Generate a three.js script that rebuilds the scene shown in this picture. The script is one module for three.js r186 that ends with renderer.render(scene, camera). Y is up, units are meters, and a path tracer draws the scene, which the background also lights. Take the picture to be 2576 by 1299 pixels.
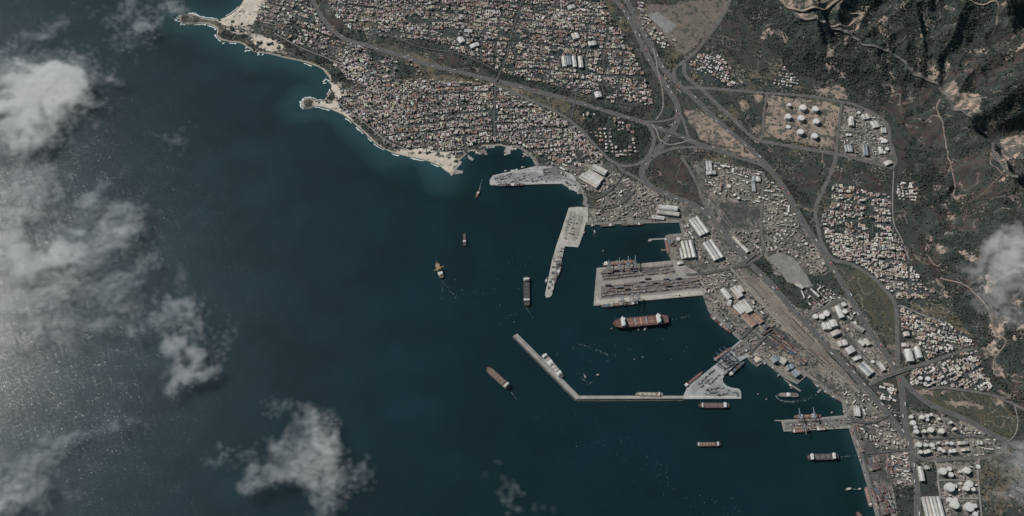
import * as THREE from 'three';
import { mergeGeometries } from 'three/addons/utils/BufferGeometryUtils.js';

// ---------------------------------------------------------------- camera, sky, sun, exposure
const scene = new THREE.Scene();
const FOV = 30, PITCH = 60 * Math.PI / 180, SLANT = 4325;
const camera = new THREE.PerspectiveCamera(FOV, 1024 / 516, 20, 90000);
camera.position.set(0, SLANT * Math.sin(PITCH), SLANT * Math.cos(PITCH));
camera.lookAt(0, 0, 0);
const SUN = new THREE.Vector3(-0.65, 0.66, -0.40).normalize();
{ // clear air: deep blue-green overhead, paler towards the horizon and round the sun
  const w = 256, h = 128, d = new Float32Array(w * h * 4);
  for (let r = 0; r < h; r++) for (let c = 0; c < w; c++) {
    const el = ((r + .5) / h - .5) * Math.PI, az = ((c + .5) / w - .5) * 2 * Math.PI, y = Math.sin(el), dot = Math.cos(el) * Math.cos(az) * SUN.x + y * SUN.y + Math.cos(el) * Math.sin(az) * SUN.z;
    const k = Math.pow(1 - Math.max(0, y), 3), glow = .08 * Math.pow(Math.max(0, dot), 24) + .03 * Math.pow(Math.max(0, dot), 4);
    d.set([.03 + .068 * k + glow, .075 + .078 * k + glow, .113 + .082 * k + glow, 1], (r * w + c) * 4);
  }
  const t = new THREE.DataTexture(d, w, h, THREE.RGBAFormat, THREE.FloatType);
  t.mapping = THREE.EquirectangularReflectionMapping; t.magFilter = THREE.LinearFilter; t.needsUpdate = true;
  scene.background = t; scene.environment = t;
}
const sun = new THREE.DirectionalLight(new THREE.Color(1.0, 0.97, 0.935), 4.2);
sun.name = 'sun';
sun.position.copy(SUN).multiplyScalar(8000);
sun.castShadow = true;
sun.shadow.mapSize.set(4096, 4096);
Object.assign(sun.shadow.camera, { left: -3500, right: 3500, top: 3500, bottom: -3500, near: 100, far: 16000 });
scene.add(sun, sun.target);
const renderer = new THREE.WebGLRenderer({ antialias: true });
renderer.setSize(1024, 516);
renderer.toneMapping = THREE.LinearToneMapping;
renderer.toneMappingExposure = 1.04;
renderer.shadowMap.enabled = true;
scene.fog = new THREE.FogExp2(new THREE.Color(0.66, 0.88, 1.0), 0.0000014);

// ---------------------------------------------------------------- helpers
let seed = 12345;
const rnd = () => { seed = (seed + 0x6d2b79f5) | 0; let t = Math.imul(seed ^ (seed >>> 15), 1 | seed); t = (t + Math.imul(t ^ (t >>> 7), 61 | t)) ^ t; return ((t ^ (t >>> 14)) >>> 0) / 4294967296; };
const rr = (a, b) => a + (b - a) * rnd();
const pick = (a) => a[Math.floor(rnd() * a.length)];
const clamp = (x, a = 0, b = 1) => x < a ? a : x > b ? b : x;
const lerp = (a, b, t) => a + (b - a) * t;
const sstep = (a, b, x) => { const t = clamp((x - a) / (b - a)); return t * t * (3 - 2 * t); };
const HASH = new Float32Array(65536);
for (let i = 0; i < 65536; i++) HASH[i] = rnd();
function noise(x, y) {                                   // value noise, 0..1
  const xi = Math.floor(x), yi = Math.floor(y); let fx = x - xi, fy = y - yi;
  fx = fx * fx * (3 - 2 * fx); fy = fy * fy * (3 - 2 * fy);
  const h = (a, b) => HASH[((a * 7919) ^ (b * 104729 + (a << 5))) & 65535];
  const a = h(xi, yi), b = h(xi + 1, yi), c = h(xi, yi + 1), d = h(xi + 1, yi + 1);
  return a + (b - a) * fx + (c - a) * fy + (a - b - c + d) * fx * fy;
}
function fbm(x, y, n = 4, gain = 0.5) { let s = 0, a = 1, t = 0; for (let i = 0; i < n; i++) { s += a * noise(x, y); t += a; a *= gain; const q = x * 1.62 + y * 1.18 + 17.3; y = y * 1.62 - x * 1.18 + 9.1; x = q; } return s / t; }
function ridged(x, y, n = 4) { let s = 0, a = 1, t = 0; for (let i = 0; i < n; i++) { s += a * (1 - Math.abs(noise(x, y) * 2 - 1)); t += a; a *= 0.5; const q = x * 1.6 + y * 1.2 + 5.3; y = y * 1.6 - x * 1.2 + 3.7; x = q; } return s / t; }

// Plan points are read off survey sheets; each sheet has its own origin and scale. A sheet point is turned into metres on the ground.
const SHEET = { U: [0, 0, 1], a: [377.3, 0, .3389], b: [943.4, 0, .3389], c: [1572.2, 0, .3389], d: [2012.5, 0, .3389], e: [1132, 314.4, .2906], f: [1635.1, 377.3, .242], g: [1446.5, 597.4, .2178], h: [1760.9, 597.4, .2178], i: [1194.9, 754.7, .2421], j: [1635.1, 786.1, .2178], k: [1886.7, 880.5, .322], l: [2075.4, 943.4, .2736], m: [2012.5, 377.3, .2905], n: [2012.5, 628.9, .2905] };
const T15 = Math.tan(FOV / 2 * Math.PI / 180), CP = Math.cos(PITCH), SP = Math.sin(PITCH), CY = SLANT * SP, CZ = SLANT * CP;
function flat(u, v, h = 0) {
  const x = (u / 1288 - 1) * T15 * (1024 / 516), y = (1 - v / 649.5) * T15;
  const dy = -SP + y * CP, dz = -CP - y * SP, t = (h - CY) / dy;
  return [x * t, CZ + dz * t];
}
let H = () => 0;                                          // ground height, set once the land is made
function ground(u, v) { let h = 0, p; for (let i = 0; i < 14; i++) { p = flat(u, v, h); const q = H(p[0], p[1]); h += (q - h) * 0.7; } return p; }
function sheet(text) { const m = /^(\w):(.*)$/.exec(text.trim()), s = SHEET[m ? m[1] : 'U']; return (m ? m[2] : text).trim().split(/\s+/).map((p) => { const [x, y] = p.split(',').map(Number); return [s[0] + x * s[2], s[1] + y * s[2]]; }); }
const pts = (text) => sheet(text).map(([u, v]) => flat(u, v, 3));     // low ground
const gpts = (text) => sheet(text).map(([u, v]) => ground(u, v));     // on hills too
function smooth(p, step = 12, closed = false) {
  const c = new THREE.CatmullRomCurve3(p.map(([x, z]) => new THREE.Vector3(x, 0, z)), closed, 'centripetal');
  return c.getSpacedPoints(Math.max(2, Math.round(c.getLength() / step))).map((q) => [q.x, q.z]);
}
function inside(p, x, z) { let s = false; for (let i = 0, j = p.length - 1; i < p.length; j = i++) { const a = p[i], b = p[j]; if ((a[1] > z) !== (b[1] > z) && x < (b[0] - a[0]) * (z - a[1]) / (b[1] - a[1]) + a[0]) s = !s; } return s; }
const bounds = (p) => [Math.min(...p.map((q) => q[0])), Math.min(...p.map((q) => q[1])), Math.max(...p.map((q) => q[0])), Math.max(...p.map((q) => q[1]))];

const ORD = 'first second third fourth fifth sixth seventh eighth ninth tenth eleventh twelfth thirteenth fourteenth fifteenth sixteenth seventeenth eighteenth nineteenth twentieth'.split(' ');
const nth = (k) => ORD[k] ?? 'last';
const spot = (p, x, z) => { const [a, b, c, d] = bounds(p), i = clamp(Math.floor((x - a) / (c - a) * 5), 0, 4), j = clamp(Math.floor((z - b) / (d - b) * 5), 0, 4); return `${['northernmost', 'upper', 'middle', 'lower', 'southernmost'][j]} band, ${['west end', 'west centre', 'centre', 'east centre', 'east end'][i]}`; };
const taken = new Map();
function numbered(n) { const k = taken.get(n) ?? 0; taken.set(n, k + 1); return k ? n + '_' + String(k).padStart(3, '0') : n; }
function tag(o, label, category, group, kind) { if (label) o.userData.label = label; if (category) o.userData.category = category; if (group) o.userData.group = group; if (kind) o.userData.kind = kind; return o; }
function thing(name, label, category, x, y, z, turn = 0, group) { const o = new THREE.Group(); o.name = numbered(name); o.position.set(x, y, z); o.rotation.y = turn; o.userData = {}; tag(o, label, category, group); scene.add(o); return o; }
function part(parent, name, geo, mat) { const m = new THREE.Mesh(geo, mat); m.name = name; m.castShadow = m.receiveShadow = true; parent.add(m); return m; }
function topmesh(name, geo, mat, kind, label, category) { const m = part(scene, numbered(name), geo, mat); tag(m, label, category, null, kind); return m; }

// Mesh collector: triangles and quads with a colour each, flat shaded.
class MB {
  constructor() { this.p = []; this.c = []; this.u = []; }
  tri(a, b, c, col, ua, ub, uc) { this.p.push(...a, ...b, ...c); for (let i = 0; i < 3; i++) this.c.push(...col); this.u.push(...(ua ?? [a[0], a[2]]), ...(ub ?? [b[0], b[2]]), ...(uc ?? [c[0], c[2]])); }
  quad(a, b, c, d, col, u) { this.tri(a, b, c, col, u?.[0], u?.[1], u?.[2]); this.tri(a, c, d, col, u?.[0], u?.[2], u?.[3]); }
  box(x0, y0, z0, x1, y1, z1, col, top = col, f = (x, y, z) => [x, y, z]) {
    const P = (i) => f(i & 1 ? x1 : x0, i & 2 ? y1 : y0, i & 4 ? z1 : z0);
    this.quad(P(2), P(6), P(7), P(3), top); this.quad(P(0), P(2), P(3), P(1), col); this.quad(P(5), P(7), P(6), P(4), col); this.quad(P(4), P(6), P(2), P(0), col); this.quad(P(1), P(3), P(7), P(5), col);
  }
  geo() {
    const g = new THREE.BufferGeometry();
    g.setAttribute('position', new THREE.BufferAttribute(new Float32Array(this.p), 3));
    g.setAttribute('color', new THREE.BufferAttribute(new Float32Array(this.c), 3));
    g.setAttribute('uv', new THREE.BufferAttribute(new Float32Array(this.u), 2));
    g.computeVertexNormals(); return g;
  }
}
const mats = new Map();
function mat(r, g, b, rough = 0.85, extra = {}) { const k = [r, g, b, rough, JSON.stringify(Object.keys(extra))].join(); if (!mats.has(k)) { const m = new THREE.MeshStandardMaterial({ roughness: rough, side: THREE.DoubleSide, ...extra }); m.color.setRGB(r, g, b); mats.set(k, m); } return mats.get(k); }
const painted = new THREE.MeshStandardMaterial({ vertexColors: true, roughness: 0.88, side: THREE.DoubleSide });

// A grey wear map (about 0.7..1) shared by roofs, decks and paving; uv in metres.
function grain(n, f, span, lo, hi, streak = 1) {
  const d = new Uint8Array(n * n * 4);
  for (let y = 0; y < n; y++) for (let x = 0; x < n; x++) {
    const u = x / n, v = y / n, w = (s, a) => { const k = (p, q) => fbm(p * s * a + 3, q * s + 7, 3, 0.6); return lerp(lerp(k(u, v), k(u - 1, v), u), lerp(k(u, v - 1), k(u - 1, v - 1), u), v); };
    const t = clamp((w(f, 1) * 0.6 + w(f * 4, streak) * 0.4 - 0.28) * 2.2), c = 255 * lerp(lo, hi, t);
    d.set([c, c, c, 255], (y * n + x) * 4);
  }
  const t = new THREE.DataTexture(d, n, n); t.wrapS = t.wrapT = THREE.RepeatWrapping; t.magFilter = THREE.LinearFilter; t.colorSpace = THREE.SRGBColorSpace; t.repeat.set(1 / span, 1 / span); t.needsUpdate = true; return t;
}
const roofWear = grain(256, 7, 130, 0.7, 1, 3), paveWear = grain(512, 14, 260, 0.7, 1, 1.6), roadWear = grain(256, 8, 90, 0.75, 1, 1);

// ---------------------------------------------------------------- land: coast, zones, heights
const X0 = -1950, Z0 = -1850, XW = 4900, ZW = 3200, RX = 2048, RZ = 1338, CELL = XW / RX;
const natural = smooth(pts('720,-110 655,-50 622,-22 612,0 600,18 580,35 552,47 520,46 498,41 480,36 462,38 452,47 458,57 480,60 505,58 530,62 545,72 544,86 553,98 575,104 605,108 620,117 640,130 660,132 690,138 720,146 750,152 785,162 808,172 824,188 831,200 826,205 833,213 832,225 825,238 812,251 795,252 785,248 770,247 761,257 763,270 775,273 795,267 815,270 845,280 868,292 890,310 915,333 940,357 962,372 985,383 1020,392 1050,398 1080,406 1105,417 1128,434 1140,438 1150,421 1157,403 1170,391 1182,380 1200,379 1216,368 1231,368 1260,366 1280,372 1295,369 1312,377 1330,389 1341,402 1349,418'), 9);
const portCoast = pts('1349,418 1414,462 1437,477 1452,484 1466,489 1469,500 1466,515 1480,522 1478,560 1476,566 1539,564.5 1600,562.5 1709,560 1716,587 1678.6,591.5 1672.5,596 1681,637 1690,657 1769,743 1782,782 1786,788 1861,857 1880,900 1892,914 1904,923 1919,912 1927,914 1940,925 1975,953 2005,967 2029,946.5 2054,967 2086,993 2109,1008 2118.5,1012.5 2125,1047 2136,1079 2154,1131.7 2164,1160.6 2180,1215 2204,1299 2226,1372');
const landPoly = [...natural, ...portCoast, [5000, 1700], [60000, 60000], [60000, -60000], [3000, -60000], [1500, -5000]];
function fill(raster, poly, val) {
  const [, z0, , z1] = bounds(poly), r0 = Math.max(0, Math.floor((z0 - Z0) / CELL)), r1 = Math.min(RZ - 1, Math.ceil((z1 - Z0) / CELL));
  for (let r = r0; r <= r1; r++) {
    const z = Z0 + (r + 0.5) * CELL, xs = [];
    for (let i = 0, j = poly.length - 1; i < poly.length; j = i++) { const a = poly[i], b = poly[j]; if ((a[1] > z) !== (b[1] > z)) xs.push((b[0] - a[0]) * (z - a[1]) / (b[1] - a[1]) + a[0]); }
    xs.sort((a, b) => a - b);
    for (let k = 0; k + 1 < xs.length; k += 2) { const c0 = Math.max(0, Math.round((xs[k] - X0) / CELL)), c1 = Math.min(RX, Math.round((xs[k + 1] - X0) / CELL)); for (let c = c0; c < c1; c++) raster[r * RX + c] = val; }
  }
}
function at(raster, x, z) { const c = clamp(Math.floor((x - X0) / CELL), 0, RX - 1), r = clamp(Math.floor((z - Z0) / CELL), 0, RZ - 1); return raster[r * RX + c]; }
const land = new Uint8Array(RX * RZ);
fill(land, landPoly, 1);
function distanceTo(mask, val) {                         // metres to the nearest cell holding val
  const d = new Float32Array(RX * RZ).fill(1e6), s = CELL, g = CELL * Math.SQRT2;
  for (let i = 0; i < d.length; i++) if (mask[i] === val) d[i] = 0;
  for (let r = 0; r < RZ; r++) for (let c = 0; c < RX; c++) { const i = r * RX + c; let m = d[i]; if (c) m = Math.min(m, d[i - 1] + s); if (r) { m = Math.min(m, d[i - RX] + s); if (c) m = Math.min(m, d[i - RX - 1] + g); if (c < RX - 1) m = Math.min(m, d[i - RX + 1] + g); } d[i] = m; }
  for (let r = RZ - 1; r >= 0; r--) for (let c = RX - 1; c >= 0; c--) { const i = r * RX + c; let m = d[i]; if (c < RX - 1) m = Math.min(m, d[i + 1] + s); if (r < RZ - 1) { m = Math.min(m, d[i + RX] + s); if (c) m = Math.min(m, d[i + RX - 1] + g); if (c < RX - 1) m = Math.min(m, d[i + RX + 1] + g); } d[i] = m; }
  return d;
}
const toSea = distanceTo(land, 0), toLand = distanceTo(land, 1);

// ground cover classes: [two soils that mix, share of dark plants, share of pale flecks]
const COVER = {
  scrub: [[.016, .025, .022], [.045, .04, .03], .45, .06], town: [[.018, .028, .031], [.045, .052, .05], .5, .1], works: [[.062, .06, .056], [.195, .168, .142], .45, .2],
  sand: [[.58, .505, .42], [.48, .415, .345], .06, .0], dunes: [[.42, .36, .305], [.33, .285, .24], .62, 0], soil: [[.34, .255, .2], [.2, .155, .122], .36, .04], field: [[.165, .135, .112], [.11, .094, .08], .12, .0],
  dry: [[.125, .1, .06], [.065, .06, .04], .35, .06], wood: [[.014, .021, .018], [.03, .033, .025], .5, .02], brown: [[.025, .019, .017], [.058, .041, .032], .45, .03], rock: [[.14, .115, .1], [.08, .068, .06], .2, .03],
  grass: [[.048, .052, .03], [.078, .067, .042], .35, .01], lot: [[.22, .205, .19], [.19, .178, .165], .0, .02], soot: [[.05, .047, .046], [.105, .092, .083], .3, .07], hill: [[.0095, .015, .0135], [.022, .023, .018], .5, .014], cut: [[.37, .28, .22], [.2, .155, .125], .62, .03],
};
const KINDS = Object.keys(COVER), zone = new Uint8Array(RX * RZ);
const cover = (kind, ...areas) => { for (const a of areas) fill(zone, gpts(a), KINDS.indexOf(kind)); };
const hillEdge = pts('1800,-90 1850,0 1915,100 1990,185 2130,222 2240,275 2275,350 2275,430 2295,560 2330,660 2400,780 2470,880 2500,960 2545,1040 2600,1075 2700,1400');
const hillArea = [...hillEdge, [9000, 3000], [9000, -9000]];
const townAreas = {
  seaside: 'U:640,15 720,0 782,0 800,40 840,92 900,118 1000,148 990,200 930,225 880,205 850,170 800,132 740,110 690,85 655,55',
  northern: 'U:815,-20 1500,-20 1560,75 1640,230 1640,265 1560,262 1480,240 1390,215 1300,195 1255,178 1180,140 1060,100 960,92 880,75 845,40',
  old: 'U:860,225 960,205 1080,200 1240,215 1330,255 1420,300 1470,340 1520,390 1500,412 1450,418 1400,408 1340,385 1300,362 1240,355 1190,362 1150,395 1100,395 1030,383 970,363 920,318 870,285 845,265',
  eastern: 'm:300,290 480,340 600,370 790,400 805,560 850,700 925,870 940,970 1000,1060 1080,1200 1150,1230 1100,1290 820,1290 700,1160 560,1040 420,970 300,920 230,780 190,620 205,540 280,480 250,400',
  upper: 'm:825,300 950,290 1030,380 1000,450 835,430',
  southern: 'n:845,510 900,505 1050,570 1250,620 1450,750 1520,850 1540,900 1110,955 1090,900 1020,830 1000,760 860,700',
  lower: 'n:960,1060 1150,980 1540,930 1600,1060 1660,1200 1640,1230 1300,1190 960,1175',
  roadside: 'c:465,470 560,400 720,430 790,520 760,600 1030,640 800,640 620,620 540,560',
  hillfoot: 'c:1100,620 1120,560 1180,500 1240,560 1300,600 1260,660 1120,645',
  quarter: 'l:450,110 560,60 640,120 665,250 520,260',
};
cover('town', ...Object.values(townAreas));
cover('wood', 'b:0,265 160,310 400,380 700,440 920,540 1000,560 1500,700 1500,735 940,590 600,415 300,325 0,305', 'b:1640,0 1740,100 1900,350 2041,600 2041,760 1990,700 1900,480 1780,250 1640,30', 'a:1000,370 1100,375 1300,420 1400,520 1470,580 1400,612 1350,592 1330,530 1250,480 1150,430 1040,395', 'a:540,245 620,232 700,250 730,280 680,300 560,290 520,278', 'h:620,300 780,320 960,560 1250,800 1290,860 1240,900 1010,650 800,480', 'h:1210,900 1260,940 1560,1290 1500,1299 1250,1000', 'l:640,1080 840,1010 850,1310 660,1310', 'l:850,1000 1030,1000 1040,1090 860,1100', 'f:1250,260 1340,280 1660,440 1690,600 1540,560 1440,430', 'a:990,150 1480,240 1480,330 1300,300', 'b:1500,760 2000,840 2041,1000 1990,1180 1880,1210 1760,1190 1600,1040');
cover('dry', 'b:250,640 390,560 560,560 880,610 1000,640 1200,690 1450,760 1440,870 1350,820 1150,740 1000,680 920,640 600,640 400,600', 'b:0,320 160,350 400,440 560,500 380,540 200,460 0,380', 'a:1440,240 1480,100 1700,60 1740,110 1640,200');
cover('brown', 'f:130,60 330,80 420,220 500,420 560,560 420,520 100,400 10,280 60,120', 'f:1300,200 1600,250 1780,330 1700,470 1560,400');
cover('field', 'c:380,30 560,0 790,0 640,230 520,340 440,410 380,380 330,290 380,190', 'c:60,60 170,30 380,40 380,190 340,300 200,300');
cover('lot', 'c:170,115 240,88 378,190 315,252', 'h:775,245 900,165 1080,230 1300,560 1220,580 1010,515 960,440');
cover('soil', 'c:1060,710 1500,760 1590,800 1560,1110 1450,1090 1030,1010 1050,850', 'c:440,830 600,820 680,900 800,1000 1000,1200 880,1170 700,1100 560,1040 520,980', 'c:930,945 1005,935 1012,1010 940,990', 'c:960,700 1030,710 1020,760 970,770', 'c:840,750 900,750 940,800 890,830', 'd:90,670 260,640 340,650 330,740 200,720');
cover('works', 'd:320,790 500,830 640,920 690,1120 690,1230 470,1190 280,1130', 'e:1130,330 1400,330 1450,420 1540,470 1590,480 1750,560 1850,650 1948,720 1948,860 1180,850 1180,760 1250,720 1290,590 1180,560 1000,470 760,350 860,330 1000,360', 'f:560,110 700,130 1170,230 1330,400 1500,620 1700,940 1819,1140 1819,1310 1300,1310 1200,1110 1000,1100 700,780 540,560 440,140', 'f:0,500 200,540 560,600 860,880 1040,1130 900,1220 0,1310 220,1150 150,900 330,860 300,750 0,750', 'h:0,350 500,300 740,520 1732,1290 1732,1310 200,1310 480,1190 110,880 40,650', 'j:680,0 1400,40 2030,560 2030,840 1800,735 1700,830 1560,740 1300,560 1230,630 1120,520 1040,325', 'k:0,0 440,0 900,300 1100,560 1220,640 1250,790 1280,1060 1120,1060 1150,1310 985,1310 930,1060 830,780 740,520 690,395 440,205 370,270 280,220', 'l:780,340 1000,360 1400,470 1640,620 1640,680 1440,760 940,770 830,690', 'l:1020,820 1430,790 1420,1310 1060,1310', 'n:0,540 260,440 400,430 560,560 800,980 830,1040 590,1160 420,960', 'n:880,790 1000,800 1100,960 900,1000');
cover('soot', 'f:740,560 860,540 940,600 1130,580 1150,830 1040,840 830,800 740,760', 'g:300,500 1200,450 1440,590 300,700', 'h:800,1180 900,1040 1300,1310 800,1310', 'k:870,590 940,560 1040,800 1050,1040 930,1020', 'k:460,190 620,240 700,330 560,280');
cover('grass', 'n:300,130 560,200 740,340 820,480 845,700 850,900 830,1020 700,720 560,520 400,280', 'e:1200,600 1360,600 1260,720 1220,700', 'l:740,120 1000,100 1160,140 1530,150 1740,300 1760,560 1700,600 1560,550 1380,460 1000,290 850,200');
fill(zone, hillArea, KINDS.indexOf('hill'));
const rasterDist = (poly) => { let p = []; for (const q of poly) p.push(q); return (x, z) => { let m = 1e9; for (let i = 0; i + 1 < p.length; i++) { const ax = p[i][0], az = p[i][1], bx = p[i + 1][0] - ax, bz = p[i + 1][1] - az, t = clamp(((x - ax) * bx + (z - az) * bz) / (bx * bx + bz * bz)); m = Math.min(m, (x - ax - bx * t) ** 2 + (z - az - bz * t) ** 2); } return Math.sqrt(m); }; };
const hillDist = rasterDist(hillEdge);
const knolls = [['455,47', 32, 16], ['485,48', 30, 9], ['770,261', 26, 12], ['852,180', 50, 10], ['2000,60', 60, 10]].map(([p, r, h]) => [pts(p)[0], r, h]);
function landHeight(x, z) {
  const cx = clamp(x, X0 + 3, X0 + XW - 3), cz = clamp(z, Z0 + 3, Z0 + ZW - 3), f = (ras) => { const gx = (cx - X0) / CELL - .5, gz = (cz - Z0) / CELL - .5, c = clamp(Math.floor(gx), 0, RX - 2), r = clamp(Math.floor(gz), 0, RZ - 2), u = gx - c, v = gz - r, i = r * RX + c; return lerp(lerp(ras[i], ras[i + 1], u), lerp(ras[i + RX], ras[i + RX + 1], u), v); };
  const d = f(toSea) - f(toLand);
  if (d < 0) return Math.max(-30, d * 0.16 - 0.05);
  let h = 3 * sstep(-1, 16, d) + 0.02;
  for (const [[kx, kz], r, k] of knolls) { const q = Math.hypot(x - kx, z - kz); if (q < r * 1.6) h += k * (1 - sstep(r * .3, r * 1.6, q)) * (0.6 + 0.8 * noise(x / 9, z / 9)); }
  if (inside(hillArea, x, z)) {
    const e = hillDist(x, z), wx = x + 130 * (noise(x / 420, z / 420) - .5), wz = z + 130 * (noise(x / 420 + 9, z / 420 + 4) - .5);
    const big = ridged(wx / 760 + .4, wz / 620 + .15, 2), gul = ridged(wx / 250 + 3, wz / 310, 3), fine = fbm(x / 45, z / 45, 4);
    h += sstep(0, 1500, e) * 240 + sstep(0, 380, e) * (Math.pow(big, 1.6) * 190 + (gul - .45) * 195 * (.6 + sstep(-1500, -300, -z + 300) * .6)) + sstep(0, 120, e) * (fine - .45) * 26;
    h = Math.max(h, 3.02);
  }
  return h;
}
const NX = 816, NZ = 534, heights = new Float32Array((NX + 1) * (NZ + 1));
for (let j = 0; j <= NZ; j++) for (let i = 0; i <= NX; i++) heights[j * (NX + 1) + i] = landHeight(X0 + XW * i / NX, Z0 + ZW * j / NZ);
H = (x, z) => {
  const gx = (x - X0) / XW * NX, gz = (z - Z0) / ZW * NZ;
  if (gx < 0 || gz < 0 || gx >= NX || gz >= NZ) return landHeight(x, z);
  const c = Math.floor(gx), r = Math.floor(gz), u = gx - c, v = gz - r, i = r * (NX + 1) + c, a = heights[i], b = heights[i + 1], e = heights[i + NX + 1], g = heights[i + NX + 2];
  return u + v < 1 ? a + (b - a) * u + (e - a) * v : g + (e - g) * (1 - u) + (b - g) * (1 - v);
};
// bare cuts, dunes and beaches lie over the rest
cover('cut', 'c:1160,0 1240,60 1400,55 1670,25 1670,-10', 'c:1240,75 1310,85 1450,150 1680,245 1620,258 1450,185 1270,130', 'd:240,60 440,90 450,130 380,170 280,190 380,140 260,80', 'd:1060,640 1130,590 1180,620 1170,690 1260,680 1340,700 1330,800 1360,880 1330,950 1220,840 1120,770', 'd:1480,1040 1600,1010 1680,1000 1680,1100 1560,1180 1530,1290 1460,1150 1500,1100', 'd:1190,-10 1420,30 1680,0 1680,25 1480,70 1420,70 1200,10', 'd:780,500 900,540 1030,600 960,600 860,580', 'd:940,580 1010,540 1040,560 990,600', 'm:1160,810 1280,850 1300,880 1210,910', 'n:1620,540 1700,530 1780,740 1720,780 1640,660', 'n:1560,850 1700,780 1700,880 1640,920 1600,900', 'n:1660,960 1720,990 1780,1110 1700,1100', 'm:1380,880 1420,860 1560,940 1540,1000 1460,960', 'd:500,80 560,75 620,100 540,140');
cover('brown', 'd:610,800 720,650 900,640 1010,650 900,780 700,880', 'd:760,880 1000,800 1060,920 1090,1100 900,1080', 'm:1100,60 1600,0 1640,160 1500,400 1380,360 1330,200 1200,200', 'm:1400,540 1560,600 1540,720 1420,700');
cover('cut', 'l:1520,220 1650,250 1640,290 1540,270', 'l:800,140 1000,130 990,190 860,190', 'l:1100,240 1300,240 1500,290 1480,310 1200,290', 'l:1060,140 1180,140 1170,170 1080,180', 'n:740,830 850,830 850,1000 800,930', 'm:0,460 100,520 110,550 0,490', 'f:1540,550 1690,620 1700,650 1560,580');
fill(zone, gpts('d:560,40 900,20 1150,60 1300,120 1663,60 1700,640 1500,900 1430,700 1200,560 1040,580 930,540 850,480 760,420 560,330 480,250 520,140'), KINDS.indexOf('hill'));
cover('wood', 'n:1180,430 1400,400 1560,430 1650,560 1640,700 1570,820 1500,740 1400,600', 'n:1720,800 1950,760 1950,1060 1820,1080 1720,960', 'm:1000,480 1100,500 1180,640 1240,760 1400,700 1560,720 1500,800 1300,810 1150,760 1020,660', 'm:940,180 1060,170 1090,240 980,250');
cover('dunes', 'a:500,140 540,200 600,240 740,290 780,350 900,385 1010,400 1000,340 960,320 800,240 740,200 720,130 640,130 520,140');
cover('sand', 'U:612,-30 600,18 580,35 540,52 575,66 606,64 640,62 648,36 668,0 672,-30', 'a:740,290 800,250 960,320 1010,345 980,375 900,380 790,350', 'a:1340,618 1425,618 1402,690 1450,700 1380,745 1250,755 1205,745 1205,785 1300,795 1420,840 1500,900 1480,850 1400,790 1330,620', 'b:140,1150 170,1118 300,1100 430,1108 550,1130 640,1190 620,1250 570,1310 480,1240 380,1200 240,1165', 'j:1110,510 1200,470 1310,560 1230,635');
cover('rock', 'a:200,130 250,105 330,95 400,130 470,145 520,160 480,175 400,185 290,190 220,190', 'a:1120,740 1170,722 1215,745 1218,795 1170,818 1120,795');
const K = (name) => KINDS.indexOf(name);

// ---------------------------------------------------------------- road and building marks on the plan (keeps houses and trees off them)
const busy = new Uint8Array(RX * RZ);
function markLine(p, w) { for (let i = 0; i + 1 < p.length; i++) { const [ax, az] = p[i], [bx, bz] = p[i + 1], n = Math.max(1, Math.ceil(Math.hypot(bx - ax, bz - az) / (CELL * 1.5))); for (let k = 0; k <= n; k++) markDisc(lerp(ax, bx, k / n), lerp(az, bz, k / n), w / 2); } }
function markDisc(x, z, r) { const c0 = Math.floor((x - r - X0) / CELL), c1 = Math.ceil((x + r - X0) / CELL), q0 = Math.floor((z - r - Z0) / CELL), q1 = Math.ceil((z + r - Z0) / CELL); for (let q = Math.max(0, q0); q <= Math.min(RZ - 1, q1); q++) for (let c = Math.max(0, c0); c <= Math.min(RX - 1, c1); c++) if ((X0 + (c + .5) * CELL - x) ** 2 + (Z0 + (q + .5) * CELL - z) ** 2 <= r * r) busy[q * RX + c] = 1; }
const free = (x, z, r) => { for (const [a, b] of [[0, 0], [r, 0], [-r, 0], [0, r], [0, -r], [r * .7, r * .7], [-r * .7, r * .7], [r * .7, -r * .7], [-r * .7, -r * .7]]) if (at(busy, x + a, z + b) || !at(land, x + a, z + b)) return false; return true; };

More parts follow.
